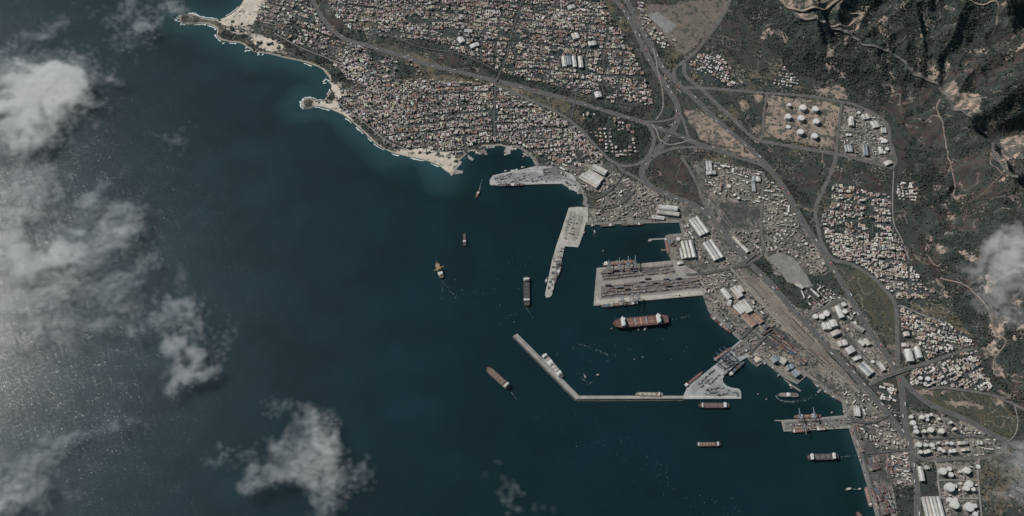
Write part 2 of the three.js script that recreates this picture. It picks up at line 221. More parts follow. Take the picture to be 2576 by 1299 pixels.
// ---------------------------------------------------------------- terrain and sea
function coverTexture() {
  const d = new Uint8Array(RX * RZ * 4), enc = (c) => 255 * Math.pow(clamp(c), 1 / 2.2), bare = COVER.sand;
  for (let r = 0; r < RZ; r++) for (let c = 0; c < RX; c++) {
    const x = X0 + (c + .5) * CELL, z = Z0 + (r + .5) * CELL, i = r * RX + c;
    const n1 = noise(x / 38, z / 38), n2 = noise(x / 9 + 31, z / 9), n3 = noise(x / 3.4, z / 3.4 + 8);
    let k = zone[clamp(r + Math.round((n2 - .5) * 8 + (n3 - .5) * 4), 0, RZ - 1) * RX + clamp(c + Math.round((n1 - .5) * 10 + (n3 - .5) * 5), 0, RX - 1)];
    const hilly = k === K('hill');
    if (hilly) { const q = fbm(x / 300 + 2, z / 300, 4); if (q > .5 && z > -1150 + .42 * (2500 - x)) k = K('brown'); const g = ridged(x / 150 + 7, z / 190 + 2, 5); if (g > .8 && q > .45) k = K('cut'); }
    if (k === K('scrub') && fbm(x / 90, z / 90 + 5, 3) > .6) k = fbm(x / 260 + 6, z / 260, 2) > .5 ? K('dry') : K('brown');
    const [a, b, dark, pale] = COVER[KINDS[k]];
    let t = clamp((fbm(x / 26, z / 26, 4, .6) - .3) * 2.4), col = a.map((v, j) => lerp(v, b[j], t));
    const veg = fbm(x / 17 + 50, z / 17, 4, .62), plants = sstep(.62 - dark * .28, .7 - dark * .28, veg) * (dark > 0 ? .8 : 0);
    col = col.map((v, j) => lerp(v, [.032, .042, .035][j], plants));
    if (k === K('hill') || k === K('brown') || k === K('scrub') || k === K('dry') || k === K('grass')) { const way = Math.abs(fbm(x / 75 + 11, z / 75 + 60, 3, .45) - .5), some = noise(x / 110 + 70, z / 110); if (way < .013 && some > .47) col = col.map((v, j) => lerp(v, [.38, .29, .225][j], .7 * (1 - way / .013) * sstep(.47, .62, some))); }
    const fleck = noise(x / 5 + 90, z / 5) * .6 + noise(x / 60, z / 60 + 40) * .4;
    if (fleck > .84 - pale * 1.3) col = col.map((v, j) => lerp(v, [.36, .31, .26][j], .55));
    const tone = .86 + .28 * noise(x / 4.8, z / 4.8);
    const shore = toSea[i];
    if (x < 300 && shore < 11) { const s = (1 - sstep(3, 11 + 6 * n2, shore)) * .85; col = col.map((v, j) => lerp(v, bare[1][j] * (shore < 4 ? .7 : 1), s)); }
    for (let j = 0; j < 3; j++) d[i * 4 + j] = enc(col[j] * tone);
    d[i * 4 + 3] = 255;
  }
  const t = new THREE.DataTexture(d, RX, RZ); t.magFilter = THREE.LinearFilter; t.colorSpace = THREE.SRGBColorSpace; t.wrapS = t.wrapT = THREE.MirroredRepeatWrapping; t.needsUpdate = true; return t;
}
{
  const axis = (n, a, w) => { const o = []; for (let k = 9; k >= 1; k--) o.push(a - w / n * 3 * (Math.pow(2.55, k) - 1)); for (let i = 0; i <= n; i++) o.push(a + w * i / n); for (let k = 1; k <= 9; k++) o.push(a + w + w / n * 3 * (Math.pow(2.55, k) - 1)); return o; };
  const xs = axis(NX, X0, XW), zs = axis(NZ, Z0, ZW), nx = xs.length, nz = zs.length, p = new Float32Array(nx * nz * 3), uv = new Float32Array(nx * nz * 2), idx = [];
  for (let j = 0; j < nz; j++) for (let i = 0; i < nx; i++) { const k = j * nx + i, x = xs[i], z = zs[j], inn = i >= 9 && j >= 9 && i < nx - 9 && j < nz - 9; p.set([x, inn ? heights[(j - 9) * (NX + 1) + i - 9] : landHeight(x, z), z], k * 3); uv.set([(x - X0) / XW, (z - Z0) / ZW], k * 2); }
  for (let j = 0; j + 1 < nz; j++) for (let i = 0; i + 1 < nx; i++) { const a = j * nx + i, b = a + 1, c = a + nx, e = c + 1; if (Math.max(p[a * 3 + 1], p[b * 3 + 1], p[c * 3 + 1], p[e * 3 + 1]) < -6) continue; idx.push(a, c, b, b, c, e); }
  const g = new THREE.BufferGeometry(); g.setAttribute('position', new THREE.BufferAttribute(p, 3)); g.setAttribute('uv', new THREE.BufferAttribute(uv, 2)); g.setIndex(idx); g.computeVertexNormals();
  topmesh('ground', g, new THREE.MeshStandardMaterial({ map: coverTexture(), roughness: .95 }), 'structure', 'dry coastal plain and dark hills behind the port', 'ground');
}
{
  const n = 1024, d = new Uint8Array(n * Math.round(n * ZW / XW) * 4), m = d.length / 4 / n, enc = (c) => 255 * Math.pow(clamp(c), 1 / 2.2);
  for (let r = 0; r < m; r++) for (let c = 0; c < n; c++) {
    const x = X0 + (c + .5) / n * XW, z = Z0 + (r + .5) / m * ZW, dl = at(toLand, x, z), wild = sstep(120, -120, x - flat(1150, 400)[0]), q = fbm(x / 120, z / 120, 4), p = fbm(x / 420 + 4, z / 420, 3);
    const shoal = wild * sstep(150, 10, dl + (q - .5) * 170) + (1 - wild) * .35 * sstep(60, 0, dl + (q - .5) * 40);
    const teal = clamp(sstep(700, 100, dl) * (.3 + p) * .8);
    const off = sstep(200, -1700, x), deep = [lerp(.002, .0075, off), lerp(lerp(.0138, .0135, teal), .0222, off), lerp(lerp(.0188, .0162, teal), .0305, off)], sh = [.015, .048, .055], t = (.72 + .6 * q) * (.76 + .5 * p);
    for (let j = 0; j < 3; j++) d[(r * n + c) * 4 + j] = enc(lerp(deep[j], sh[j], shoal) * t);
    d[(r * n + c) * 4 + 3] = 255;
  }
  const map = new THREE.DataTexture(d, n, m); map.magFilter = THREE.LinearFilter; map.colorSpace = THREE.SRGBColorSpace; map.wrapS = map.wrapT = THREE.ClampToEdgeWrapping; map.needsUpdate = true;
  const N = 1536, SPAN = 860, nd = new Uint8Array(N * N * 4), waves = [];
  for (let k = 0; k < 64; k++) { const L = 2.6 * Math.pow(3, rnd()), th = -0.5 + (rnd() + rnd() + rnd() - 1.5) * 1.5, kx = Math.round(SPAN / L * Math.cos(th)), kz = Math.round(SPAN / L * Math.sin(th)), K2 = Math.hypot(kx, kz) || 1; waves.push([kx, kz, kx / K2, kz / K2, rnd() * 6.283, .0098 * Math.pow(10 / L, .2)]); }
  const ct = new Float32Array(4096); for (let i = 0; i < 4096; i++) ct[i] = Math.cos(i / 4096 * 2 * Math.PI);
  for (let r = 0; r < N; r++) for (let c = 0; c < N; c++) {
    let sx = 0, sz = 0; const gust = .7 + .6 * fbm(c / 90, r / 90, 3);
    for (const [kx, kz, ux, uz, ph, a] of waves) { const q = ct[(Math.floor(((kx * c + kz * r) / N + ph / 6.283) * 4096) & 4095)] * a; sx += q * ux; sz += q * uz; }
    const l = Math.hypot(sx * gust, sz * gust, 1); nd.set([127.5 + 127.5 * -sx * gust / l, 127.5 + 127.5 * sz * gust / l, 127.5 + 127.5 / l, 255], (r * N + c) * 4);
  }
  const nm = new THREE.DataTexture(nd, N, N); nm.magFilter = THREE.LinearFilter; nm.wrapS = nm.wrapT = THREE.RepeatWrapping; nm.channel = 1; nm.needsUpdate = true;
  const g = new THREE.PlaneGeometry(80000, 80000, 8, 8).rotateX(-Math.PI / 2), p = g.attributes.position, u0 = [], u1 = [];
  for (let i = 0; i < p.count; i++) { const x = p.getX(i), z = p.getZ(i); u0.push((x - X0) / XW, (z - Z0) / ZW); u1.push(x / SPAN, -z / SPAN); }
  g.setAttribute('uv', new THREE.Float32BufferAttribute(u0, 2)); g.setAttribute('uv1', new THREE.Float32BufferAttribute(u1, 2));
  const m2 = new THREE.MeshPhysicalMaterial({ map, normalMap: nm, roughness: .23, ior: 1.33 });
  topmesh('water', g, m2, 'structure', 'dark teal sea with fine wind waves', 'sea');
}

// ---------------------------------------------------------------- roads, rails
const roadMat = new THREE.MeshStandardMaterial({ vertexColors: true, map: roadWear, roughness: .9, side: THREE.DoubleSide });
const TAR = [.105, .107, .11], EDGE = [.3, .28, .25], DUST = [.2, .172, .145], TURF = [.085, .08, .055], CONC = [.3, .29, .275];
const PROFILE = {
  highway: (w) => [[-w / 2 - 2.4, -w / 2, DUST], [-w / 2, -w * .27, TAR], [-w * .27, -w * .25, EDGE], [-w * .25, -w * .05, TAR], [-w * .05, w * .05, [.2, .185, .165]], [w * .05, w * .25, TAR], [w * .25, w * .27, EDGE], [w * .27, w / 2, TAR], [w / 2, w / 2 + 2.4, DUST]],
  road: (w) => [[-w / 2 - 2.2, -w / 2, DUST], [-w / 2, -.35, [.135, .133, .13]], [-.35, .35, EDGE], [.35, w / 2, [.135, .133, .13]], [w / 2, w / 2 + 2.2, DUST]],
  street: (w) => [[-w / 2, w / 2, [.11, .108, .105]]],
  pale: (w) => [[-w / 2, w / 2, [.3, .28, .25]]],
  track: (w) => [[-w / 2, w / 2, [.33, .26, .205]]],
  rail: () => [[-1.9, -.95, [.2, .165, .14]], [-.95, -.55, [.4, .36, .32]], [-.55, .55, [.105, .085, .075]], [.55, .95, [.4, .36, .32]], [.95, 1.9, [.2, .165, .14]]],
};
let level = 0;
const routes = {};
function ribbon(p, strips, lift, f = H) {
  const mb = new MB(); let run = 0, before = null;
  for (let i = 0; i < p.length; i++) {
    const a = p[Math.max(0, i - 1)], b = p[Math.min(p.length - 1, i + 1)], l = Math.hypot(b[0] - a[0], b[1] - a[1]) || 1, nx = -(b[1] - a[1]) / l, nz = (b[0] - a[0]) / l, [x, z] = p[i], W = strips[strips.length - 1][1];
    const y = Math.max(f(x, z), f(x + nx * W, z + nz * W), f(x - nx * W, z - nz * W)) + lift;
    if (i) run += Math.hypot(x - p[i - 1][0], z - p[i - 1][1]);
    const now = strips.map(([s, e]) => [[x + nx * s, y, z + nz * s], [x + nx * e, y, z + nz * e]]);
    if (before) now.forEach((q, k) => mb.quad(before.q[k][0], q[0], q[1], before.q[k][1], strips[k][2], [[before.run, strips[k][0]], [run, strips[k][0]], [run, strips[k][1]], [before.run, strips[k][1]]]));
    before = { q: now, run };
  }
  return mb.geo();
}
function road(path, w, style, label, name = 'road', curve = true) {
  const p = curve ? smooth(gpts(path), 13) : smooth(gpts(path), 40);
  markLine(p, w + (style === 'highway' ? 8 : 4));
  const m = topmesh(name, ribbon(p, PROFILE[style](w), .55 + (level++ % 60) * .05), roadMat, 'structure', label);
  routes[label ?? name + level] = p; return p;
}
const R1 = road('U:780,-18 788,2 800,27 822,60 850,88 880,103 930,117 1000,137 1080,163 1160,182 1240,202 1320,222 1400,243 1480,266 1560,290 1616,308 1650,320 1684,335 1718,346 1748,359 1809,379 1860,396 1911,412 1931,423', 19, 'highway', 'coastal dual carriageway running between the old town and the northern city');
const R2 = road('U:1538,-20 1549,0 1572,28 1599,78 1626,136 1657,190 1684,230 1701,258 1706,281 1701,312 1687,335 1657,373 1636,393 1622,413 1615,431 1620,451 1640,471 1670,486 1698,497 1732,510 1761,525 1785,544 1809,573 1833,602 1860,634 1879,658 1896,673 1931,706 1957,735 1987,771 2020,806 2053,841 2083,876 2134,927 2176,975 2202,1004 2234,1045 2258,1075 2276,1102', 22, 'highway', 'widest dual carriageway, curving through the interchange and along the rail yard');
const R3 = road('U:1575,-5 1592,34 1617,80 1643,125 1663,166 1707,212 1748,248 1789,289 1829,326 1870,360 1907,394 1931,420 1957,452 1981,488 2005,532 2032,578 2056,614 2075,646 2097,678 2129,730 2163,794 2198,849 2233,899 2253,931 2264,957 2270,998 2275,1053 2285,1102 2292,1135 2297,1176 2305,1217 2308,1310', 21, 'highway', 'inland dual carriageway passing the eastern suburb and the storage district');
road('U:2262,945 2291,979 2316,1001 2349,1023 2404,1045 2458,1072 2502,1097 2540,1113 2590,1124', 18, 'highway', 'dual carriageway branching inland from the junction at the storage district');
road('U:1721,221 1775,222 1860,229 1924,234 2012,240 2080,249 2121,258 2148,263 2182,278 2212,295 2233,315 2236,346 2246,380 2253,407 2246,420', 13, 'road', 'road along the north side of the tank farm and round the refinery');
road('U:1721,158 1725,190 1768,227 1789,248 1836,292 1877,332 1904,352 1962,363 2046,378 2100,387 2148,398 2250,424', 15, 'road', 'road along the south side of the tank farm');
road('U:1840,-8 1823,30 1802,64 1775,98 1748,132 1718,156 1699,171 1694,186 1700,203', 13, 'road', 'road running from the bare fields down to the highway');
road('U:1928,237 1921,288 1916,346 1904,353', 8, 'road', 'side road on the west edge of the tank farm');
road('U:2117,262 2109,322 2103,384', 9, 'road', 'side road between the tank farm and the refinery');
road('U:2101,388 2102,400 2091,432 2073,473 2056,511 2050,534 2056,566 2067,610 2085,642 2100,656 2129,661 2158,674 2201,703 2222,726 2245,752 2253,774 2256,818 2258,876 2259,922', 13, 'road', 'winding road along the west edge of the eastern suburb');
road('U:2258,770 2271,771 2303,786 2332,797 2372,812', 7, 'pale', 'pale lane above the southern suburb');
road('U:2186,968 2216,954 2254,939 2265,931 2303,922 2335,913 2390,893 2448,876', 11, 'road', 'cross road from the rail yard past the junction to the southern suburb');
road('U:1992,24 2009,44 2063,54 2100,74 2138,86 2158,102 2192,117 2229,129 2256,144 2283,169 2304,191 2334,203 2358,213 2372,237 2392,261 2426,285 2456,315 2483,346 2497,383 2510,413 2538,440 2590,470', 10, 'road', 'mountain road cut across the dark hillside');
road('U:2365,251 2355,271 2372,312 2378,356 2385,400 2393,427 2402,473 2396,494', 7, 'track', 'pale dirt track down the brown hillside');
road('U:1925,-20 1965,3 1992,24 2046,20 2097,7 2150,-12', 15, 'track', 'broad pale dirt track on the ridge top');
road('U:2009,44 2063,54 2114,61 2148,54 2161,37 2120,22', 10, 'track', 'looping pale track on the upper hillside');
road('U:2440,0 2470,14 2490,30 2505,50 2495,90', 8, 'track', 'dirt track on the far ridge');
road('U:2505,380 2490,410 2520,440', 5, 'track', 'short loop track beside the mountain road');
road('U:2330,640 2352,668 2364,672 ', 5, 'track', 'short dirt track behind the eastern suburb');
road('U:2365,700 2420,715 2480,770 2500,830 2530,860 2500,905 2500,940', 6, 'track', 'dirt track winding along the dark lower hills');
road('U:1555,415 1572,418 1612,410 1636,383 1645,349 1633,319 1620,309', 12, 'road', 'west loop of the interchange');
road('U:1625,425 1632,408 1650,391 1687,376 1724,371 1762,372 1792,376', 11, 'road', 'east loop ramp of the interchange');
road('U:1708,285 1716,297 1725,322 1735,349 1752,358', 8, 'road', 'short ramp from the wide highway to the coastal carriageway');
road('U:1612,307 1660,306 1697,297 1707,285', 8, 'road', 'ramp on the north side of the interchange');
road('U:1640,314 1652,330 1660,352 1681,364 1712,360 1738,352', 7, 'pale', 'inner pale loop of the interchange');
road('U:1643,122 1650,150 1655,180 1664,215 1668,250 1665,280 1650,302', 6, 'pale', 'pale frontage lane beside the wide highway');
road('U:1248,216 1289,230 1330,251 1384,274 1431,302 1472,339 1506,376 1533,403 1553,414 1562,427 1597,446 1626,466', 11, 'road', 'road along the inland edge of the old town');
road('U:1257,183 1250,203 1245,244 1243,288 1245,344', 8, 'street', 'main street crossing the old town down to the bay', 'street');
road('U:1316,-8 1299,47 1282,105 1272,152 1257,183', 8, 'street', 'main street crossing the northern city', 'street');
road('U:1460,180 1458,203 1448,244 1438,298', 7, 'street', 'street joining the northern city and the inland road', 'street');
road('U:943,82 987,92 1053,118 1153,136 1215,160 1248,178', 6, 'street', 'lane in the wooded strip north of the coastal carriageway', 'street');
road('U:1715,397 1734,426 1756,469 1770,503 1800,542', 9, 'road', 'works road beside the wooded loop of the interchange');
road('U:1921,438 1916,513 1915,578 1917,640 1882,663', 8, 'road', 'straight works road through the industrial area');
road('U:1887,665 1817,680 1751,691 1686,696 1621,704 1512,714', 13, 'street', 'road along the middle of the large container pier', 'road');
road('U:2030,800 2048,785 2083,770 2120,752', 9, 'road', 'cross road at the north end of the storage rows');
road('U:2083,772 2101,800 2115,825 2146,861 2187,908 2236,945', 7, 'street', 'lane between the storage rows', 'street');
road('U:2290,1135 2310,1151 2335,1159 2404,1155 2466,1154 2513,1140 2530,1121 2524,1104', 11, 'road', 'ring road round the tank district');
road('U:2157,1143 2212,1139 2286,1132', 9, 'street', 'cross road behind the container yard', 'street');
road('U:2294,1102 2349,1105 2404,1101 2502,1101', 7, 'street', 'middle lane of the tank district', 'street');
road('U:2350,1160 2357,1171 2360,1217 2377,1310', 8, 'pale', 'lane west of the large white tanks');
road('U:2462,1156 2460,1180 2461,1217 2470,1310', 7, 'pale', 'lane east of the large white tanks');
road('U:2358,1209 2458,1209', 6, 'pale', 'lane between the two rows of large white tanks');
road('U:2363,1254 2464,1256', 6, 'pale', 'lower lane between the large white tanks');
road('U:2334,980 2365,976 2431,984 2502,998 2552,1020 2590,1040', 8, 'road', 'road climbing east below the southern suburb');
road('U:2552,1020 2560,1064 2551,1097 2535,1112', 5, 'pale', 'lane round the dry slope');
road('U:2248,432 2245,499 2249,566 2265,598 2286,653', 6, 'pale', 'lane along the upper edge of the eastern suburb');
road('U:1860,857 1905,815 1932,790', 10, 'street', 'port road from the grey pier to the rail yard', 'road');
road('U:1884,893 1912,862 1940,840 1975,848', 9, 'street', 'port road behind the container yard', 'road');
road('U:1838,676 1883,724 1935,778 1979,822 2027,870 2072,909 2124,955 2162,990', 9, 'pale', 'pale service road along the seaward edge of the rail yard');
road('U:2140,1060 2180,1064 2200,1062 2235,1046', 10, 'street', 'port road leading off the small eastern pier', 'road');
road('U:2150,1080 2168,1140 2190,1210 2215,1300', 8, 'street', 'quay road along the southern container yard', 'road');
road('U:1470,490 1500,500 1535,480 1560,450 1572,425', 8, 'street', 'port road behind the white sheds', 'road');
road('U:1478,520 1520,525 1560,515 1600,478', 8, 'street', 'road across the scrap yards', 'road');
road('U:1342,404 1352,420 1375,440 1440,455 1470,485', 9, 'pale', 'pale quay road at the root of the northern pier');
road('U:690,85 760,122 830,150 868,166', 5, 'pale', 'pale lane above the dark sea cliff');
road('a:1370,740 1480,830 1560,890 1650,960 1760,1050 1900,1110', 5, 'pale', 'promenade behind the old town beach');

function bridge(a, b, w, label) {
  const [p, q] = pts(a + ' ' + b), L = Math.hypot(q[0] - p[0], q[1] - p[1]), t = thing('bridge', label, 'bridge', (p[0] + q[0]) / 2, 3, (p[1] + q[1]) / 2, Math.atan2(-(q[1] - p[1]), q[0] - p[0]), 'road bridges of the interchange');
  const slope = new MB(), n = 16, y = (f) => 1.2 + 4.2 * Math.sin(Math.PI * f) ** 1.5;
  for (let k = 0; k < n; k++) { const f = k / n, g = (k + 1) / n, x0 = (f - .5) * L, x1 = (g - .5) * L; for (const [s, e, c] of PROFILE.highway(w).slice(1, -1)) slope.quad([x0, y(f), s], [x1, y(g), s], [x1, y(g), e], [x0, y(f), e], c, [[x0, s], [x1, s], [x1, e], [x0, e]]); for (const d of [-1, 1]) slope.quad([x0, y(f) - 1.4, d * w / 2], [x1, y(g) - 1.4, d * w / 2], [x1, y(g), d * w / 2], [x0, y(f), d * w / 2], CONC); }
  part(t, 'deck', slope.geo(), roadMat);
  for (const d of [-1, 1]) { const r = new MB(); for (let k = 0; k < n; k++) { const f = k / n, g = (k + 1) / n, x0 = (f - .5) * L, x1 = (g - .5) * L, z = d * w / 2; r.quad([x0, y(f), z], [x1, y(g), z], [x1, y(g) + 1.1, z], [x0, y(f) + 1.1, z], CONC); r.quad([x0, y(f) + 1.1, z], [x1, y(g) + 1.1, z], [x1, y(g) + 1.1, z - d * .6], [x0, y(f) + 1.1, z - d * .6], CONC); } part(t, 'parapet', r.geo(), painted); }
  for (const f of [.38, .62]) part(t, 'pillar', new THREE.BoxGeometry(2, y(f), w * .7).translate((f - .5) * L, y(f) / 2 - 1, 0), mat(.3, .29, .275));
}
bridge('1652,321', '1722,348', 19, 'bridge carrying the coastal carriageway over the widest one');
bridge('1905,405', '1955,446', 22, 'bridge where the coastal carriageway meets the inland one');
bridge('2216,954', '2292,926', 12, 'bridge of the cross road over the inland carriageway junction');
bridge('1245,210', '1252,196', 9, 'little bridge of the main street over the coastal carriageway');
bridge('1866,668', '1898,640', 11, 'bridge of the works road over the widest carriageway');

// rail yard: parallel tracks between the service road and the highway
const yardL = gpts('U:1843,686 1880,725 1931,779 1975,824 2023,872 2069,912 2121,957 2162,991'), yardR = gpts('U:1886,679 1921,713 1947,742 1977,779 2010,814 2043,849 2073,884 2124,935 2166,981');
const yl = smooth(yardL, 20), yr = smooth(yardR, 20), yardLine = (t) => Array.from({ length: 40 }, (_, i) => { const f = i / 39, pinch = Math.min(1, f * 7, (1 - f) * 9) , a = yl[Math.round(f * (yl.length - 1))], b = yr[Math.round(f * (yr.length - 1))], s = lerp(.5, t, sstep(0, 1, pinch)); return [lerp(a[0], b[0], s), lerp(a[1], b[1], s)]; });
{ const mb = new MB(), a = yardLine(-.06), b = yardLine(1.04); for (let i = 0; i + 1 < a.length; i++) mb.quad([a[i][0], 3.3, a[i][1]], [a[i + 1][0], 3.3, a[i + 1][1]], [b[i + 1][0], 3.3, b[i + 1][1]], [b[i][0], 3.3, b[i][1]], [.36, .31, .265]); topmesh('ballast_field', mb.geo(), roadMat, 'structure', 'tan ballast under the rail yard'); for (let k = 0; k <= 8; k++) markLine(yardLine(k / 8), 14); }
const tracks = [];
for (let k = 0; k < 12; k++) { const p = smooth(yardLine(.04 + k * .083), 18); tracks.push(p); markLine(p, 6); topmesh('railway_track', ribbon(p, PROFILE.rail(), .62 + k * .03), roadMat, 'structure', 'rusty track of the rail yard beside the highway'); }
for (const path of ['U:1600,40 1640,150 1700,245', 'h:430,420 560,520 640,640', 'k:700,250 860,360 1000,520 1060,560', 'e:1290,700 1400,620 1520,500', 'e:1440,720 1530,580 1590,480', 'f:640,540 720,660 830,800', 'f:660,520 760,650 850,790', 'f:720,960 800,1100 830,1180', 'f:760,960 840,1090 900,1180']) { const p = smooth(gpts(path), 20); markLine(p, 5); topmesh('railway_track', ribbon(p, PROFILE.rail(), .7), roadMat, 'structure', 'single siding track through the works'); }

// ---------------------------------------------------------------- quays, piers, breakwater
const paveMat = (r, g, b) => { const k = 'pave' + [r, g, b]; if (!mats.has(k)) { const m = new THREE.MeshStandardMaterial({ map: paveWear, roughness: .9, side: THREE.DoubleSide }); m.color.setRGB(r, g, b); mats.set(k, m); } return mats.get(k); };
function slab(poly, y0, y1) {                             // a prism with vertical sides
  const mb = new MB(), c = [1, 1, 1], v = poly.map(([x, z]) => new THREE.Vector2(x, z));
  for (const [a, b, d] of THREE.ShapeUtils.triangulateShape(v, [])) mb.tri([poly[a][0], y1, poly[a][1]], [poly[d][0], y1, poly[d][1]], [poly[b][0], y1, poly[b][1]], c);
  if (y0 < y1) for (let i = 0, j = poly.length - 1; i < poly.length; j = i++) { const a = poly[j], b = poly[i]; mb.quad([a[0], y0, a[1]], [b[0], y0, b[1]], [b[0], y1, b[1]], [a[0], y1, a[1]], c, [[a[0], y0], [b[0], y0], [b[0], y1], [a[0], y1]]); }
  return mb.geo();
}
function inset(poly, d) { const cx = poly.reduce((s, q) => s + q[0], 0) / poly.length, cz = poly.reduce((s, q) => s + q[1], 0) / poly.length; return poly.map(([x, z]) => { const l = Math.hypot(x - cx, z - cz); return [x + (cx - x) / l * d, z + (cz - z) / l * d]; }); }
{
  const chunks = ['1414,463 1437,477 1452,484 1466,489 1469,500 1466,515 1478,522', '1476,561 1476,566 1539,564.5 1600,562.5 1709,560 1716,587 1678.6,591.5 1672.5,596 1681,637 1690,657', '1769,743 1782,782 1786,788 1861,857', '1880,900 1892,914 1904,923 1919,912 1927,914 1940,925 1975,953 2005,967 2029,946.5 2054,967 2086,993 2109,1008 2118.5,1012.5 2125,1047', '2136,1079 2154,1131.7 2164,1160.6 2180,1215 2204,1299 2226,1372', '1295,369 1312,377 1330,389 1341,402 1349,418'];
  for (const c of chunks) {
    const p = pts(c), d = []; for (let i = 0; i + 1 < p.length; i++) { const n = Math.max(1, Math.round(Math.hypot(p[i + 1][0] - p[i][0], p[i + 1][1] - p[i][1]) / 25)); for (let k = 0; k < n; k++) d.push([lerp(p[i][0], p[i + 1][0], k / n), lerp(p[i][1], p[i + 1][1], k / n)]); } d.push(p[p.length - 1]);
    const mb = new MB(), col = [1, 1, 1]; let pi = null, po = null;
    d.forEach(([x, z], i) => { const a = d[Math.max(0, i - 1)], b = d[Math.min(d.length - 1, i + 1)], l = Math.hypot(b[0] - a[0], b[1] - a[1]); let nx = (b[1] - a[1]) / l, nz = -(b[0] - a[0]) / l; const o = [x - nx * 1, z - nz * 1], q = [x + nx * 17, z + nz * 17]; if (pi) { mb.quad([po[0], 3.7, po[1]], [o[0], 3.7, o[1]], [q[0], 3.45, q[1]], [pi[0], 3.45, pi[1]], col); mb.quad([po[0], -5, po[1]], [o[0], -5, o[1]], [o[0], 3.7, o[1]], [po[0], 3.7, po[1]], [.6, .6, .6], [[0, 0], [9, 0], [9, 9], [0, 9]]); } po = o; pi = q; });
    topmesh('quay', mb.geo(), paveMat(.25, .235, .215), 'structure', 'concrete quay edging the harbour basin');
    markLine(d, 20);
  }
}
function pier(poly, col, label, top = 4.1, name = 'pier') {
  const t = thing(name, label, name, 0, 0, 0), p = pts(poly);
  part(t, 'body', slab(p, -6, top), paveMat(...col));
  t.userData.top = top; t.userData.poly = p; t.userData.n = 0;
  return t;
}
const pave = (t, area, col, up = .18, name = 'paving') => part(t, name, slab(pts(area), 0, t.userData.top + up + .03 * t.userData.n++), paveMat(...col));
const P1 = pier('1349,418 1306,428 1269,435 1240,442 1232,453 1232,464 1238,467 1306,465.5 1364,463.5 1416,463 1437,477 1452,484 1462,470 1440,440 1400,420', [.5, .49, .475], 'light grey northern pier closing the small curved bay');
pave(P1, 'e:380,450 470,425 740,405 800,430 980,440 960,490 760,490 400,505', [.33, .325, .322]); pave(P1, 'e:640,395 740,376 800,384 810,440 985,445 1000,390 960,350 820,380', [.2, .19, .18]); pave(P1, 'e:400,480 760,466 765,474 400,490', [.4, .39, .37]);
const P2 = pier('1480,522 1452,521 1431,523 1425,541 1411,585 1399,620 1389,654 1371,741 1374,749 1381,749 1388,744 1396,714 1410,668 1421,620 1447,622 1454,623 1457,617 1466,593 1474,561 1479,560', [.52, .49, .445], 'long pale pier with two storage pads, narrowing to a rounded tip');
pave(P2, 'e:1040,752 1088,752 1096,800 1046,985 1022,1001 983,988 1018,830', [.37, .335, .3]); pave(P2, 'e:1112,786 1152,790 1146,850 1102,990 1080,1012 1050,998 1078,900', [.37, .335, .3]); pave(P2, 'e:1060,760 1074,760 1030,985 1012,985', [.5, .455, .4]); pave(P2, 'e:960,1060 985,1060 940,1290 905,1290', [.4, .375, .35]);
const P3 = pier('1697,655 1501,674.7 1493,769 1499,770 1599,759 1769,743.5 1778,735 1762,690', [.38, .345, .31], 'large rectangular container pier with gantry cranes');
pave(P3, 'g:300,395 345,370 760,345 960,330 1130,300 1150,420 760,455 320,515', [.24, .215, .2]); pave(P3, 'g:300,570 700,520 1420,462 1442,590 980,640 300,712', [.19, .168, .162]); pave(P3, 'g:240,690 250,680 285,728 700,692 1465,615 1478,660 700,738 240,782', [.58, .53, .465]); pave(P3, 'g:780,350 960,335 965,400 800,425 770,390', [.14, .13, .135]);
const P4 = pier('1866,853 1840,875 1809,910 1768,943 1729,974 1719,996 1719,1004.6 1865,1004 1864,986 1859,979 1840,976 1827,971 1819,962 1818,953 1831,936 1853,917 1868,906 1884,898', [.44, .445, .445], 'pale grey arrow-shaped pier at the end of the breakwater');
pave(P4, 'j:950,430 1050,335 1130,340 1165,420 1090,500 1000,520', [.19, .178, .168]); pave(P4, 'j:480,850 600,770 680,790 500,955 460,930', [.35, .352, .352]); pave(P4, 'j:640,900 760,800 830,860 940,900 1040,930 1030,965 660,965', [.33, .33, .326]); pave(P4, 'j:400,968 1050,972 1050,992 395,988', [.6, .57, .52]);
const P5 = pier('2130,1045 2064,1051 1965.6,1057.6 1972,1086.6 2022,1084 2142,1078', [.36, .335, .305], 'short brown-grey pier near the southern container yard');
pave(P5, 'k:270,570 740,530 800,545 800,590 270,625', [.21, .195, .18]); pave(P5, 'k:335,600 405,597 405,625 335,628', [.34, .27, .2]);
const BW = pier('1291,846 1301,840 1457,996.4 1720,996.6 1720,1004.4 1449.5,1006', [.44, .415, .375], 'long bent breakwater sheltering the harbour', 4.4, 'breakwater');
part(BW, 'parapet', slab(pts('1292,846.5 1294,845 1452,1002.4 1716,1002.4 1716,1004.2 1450,1005.6'), 0, 7), paveMat(.38, .355, .325));
part(BW, 'roadway', slab(pts('1303,850 1306,849 1459,1000 1458,1001'), 0, 4.55), paveMat(.22, .21, .2));
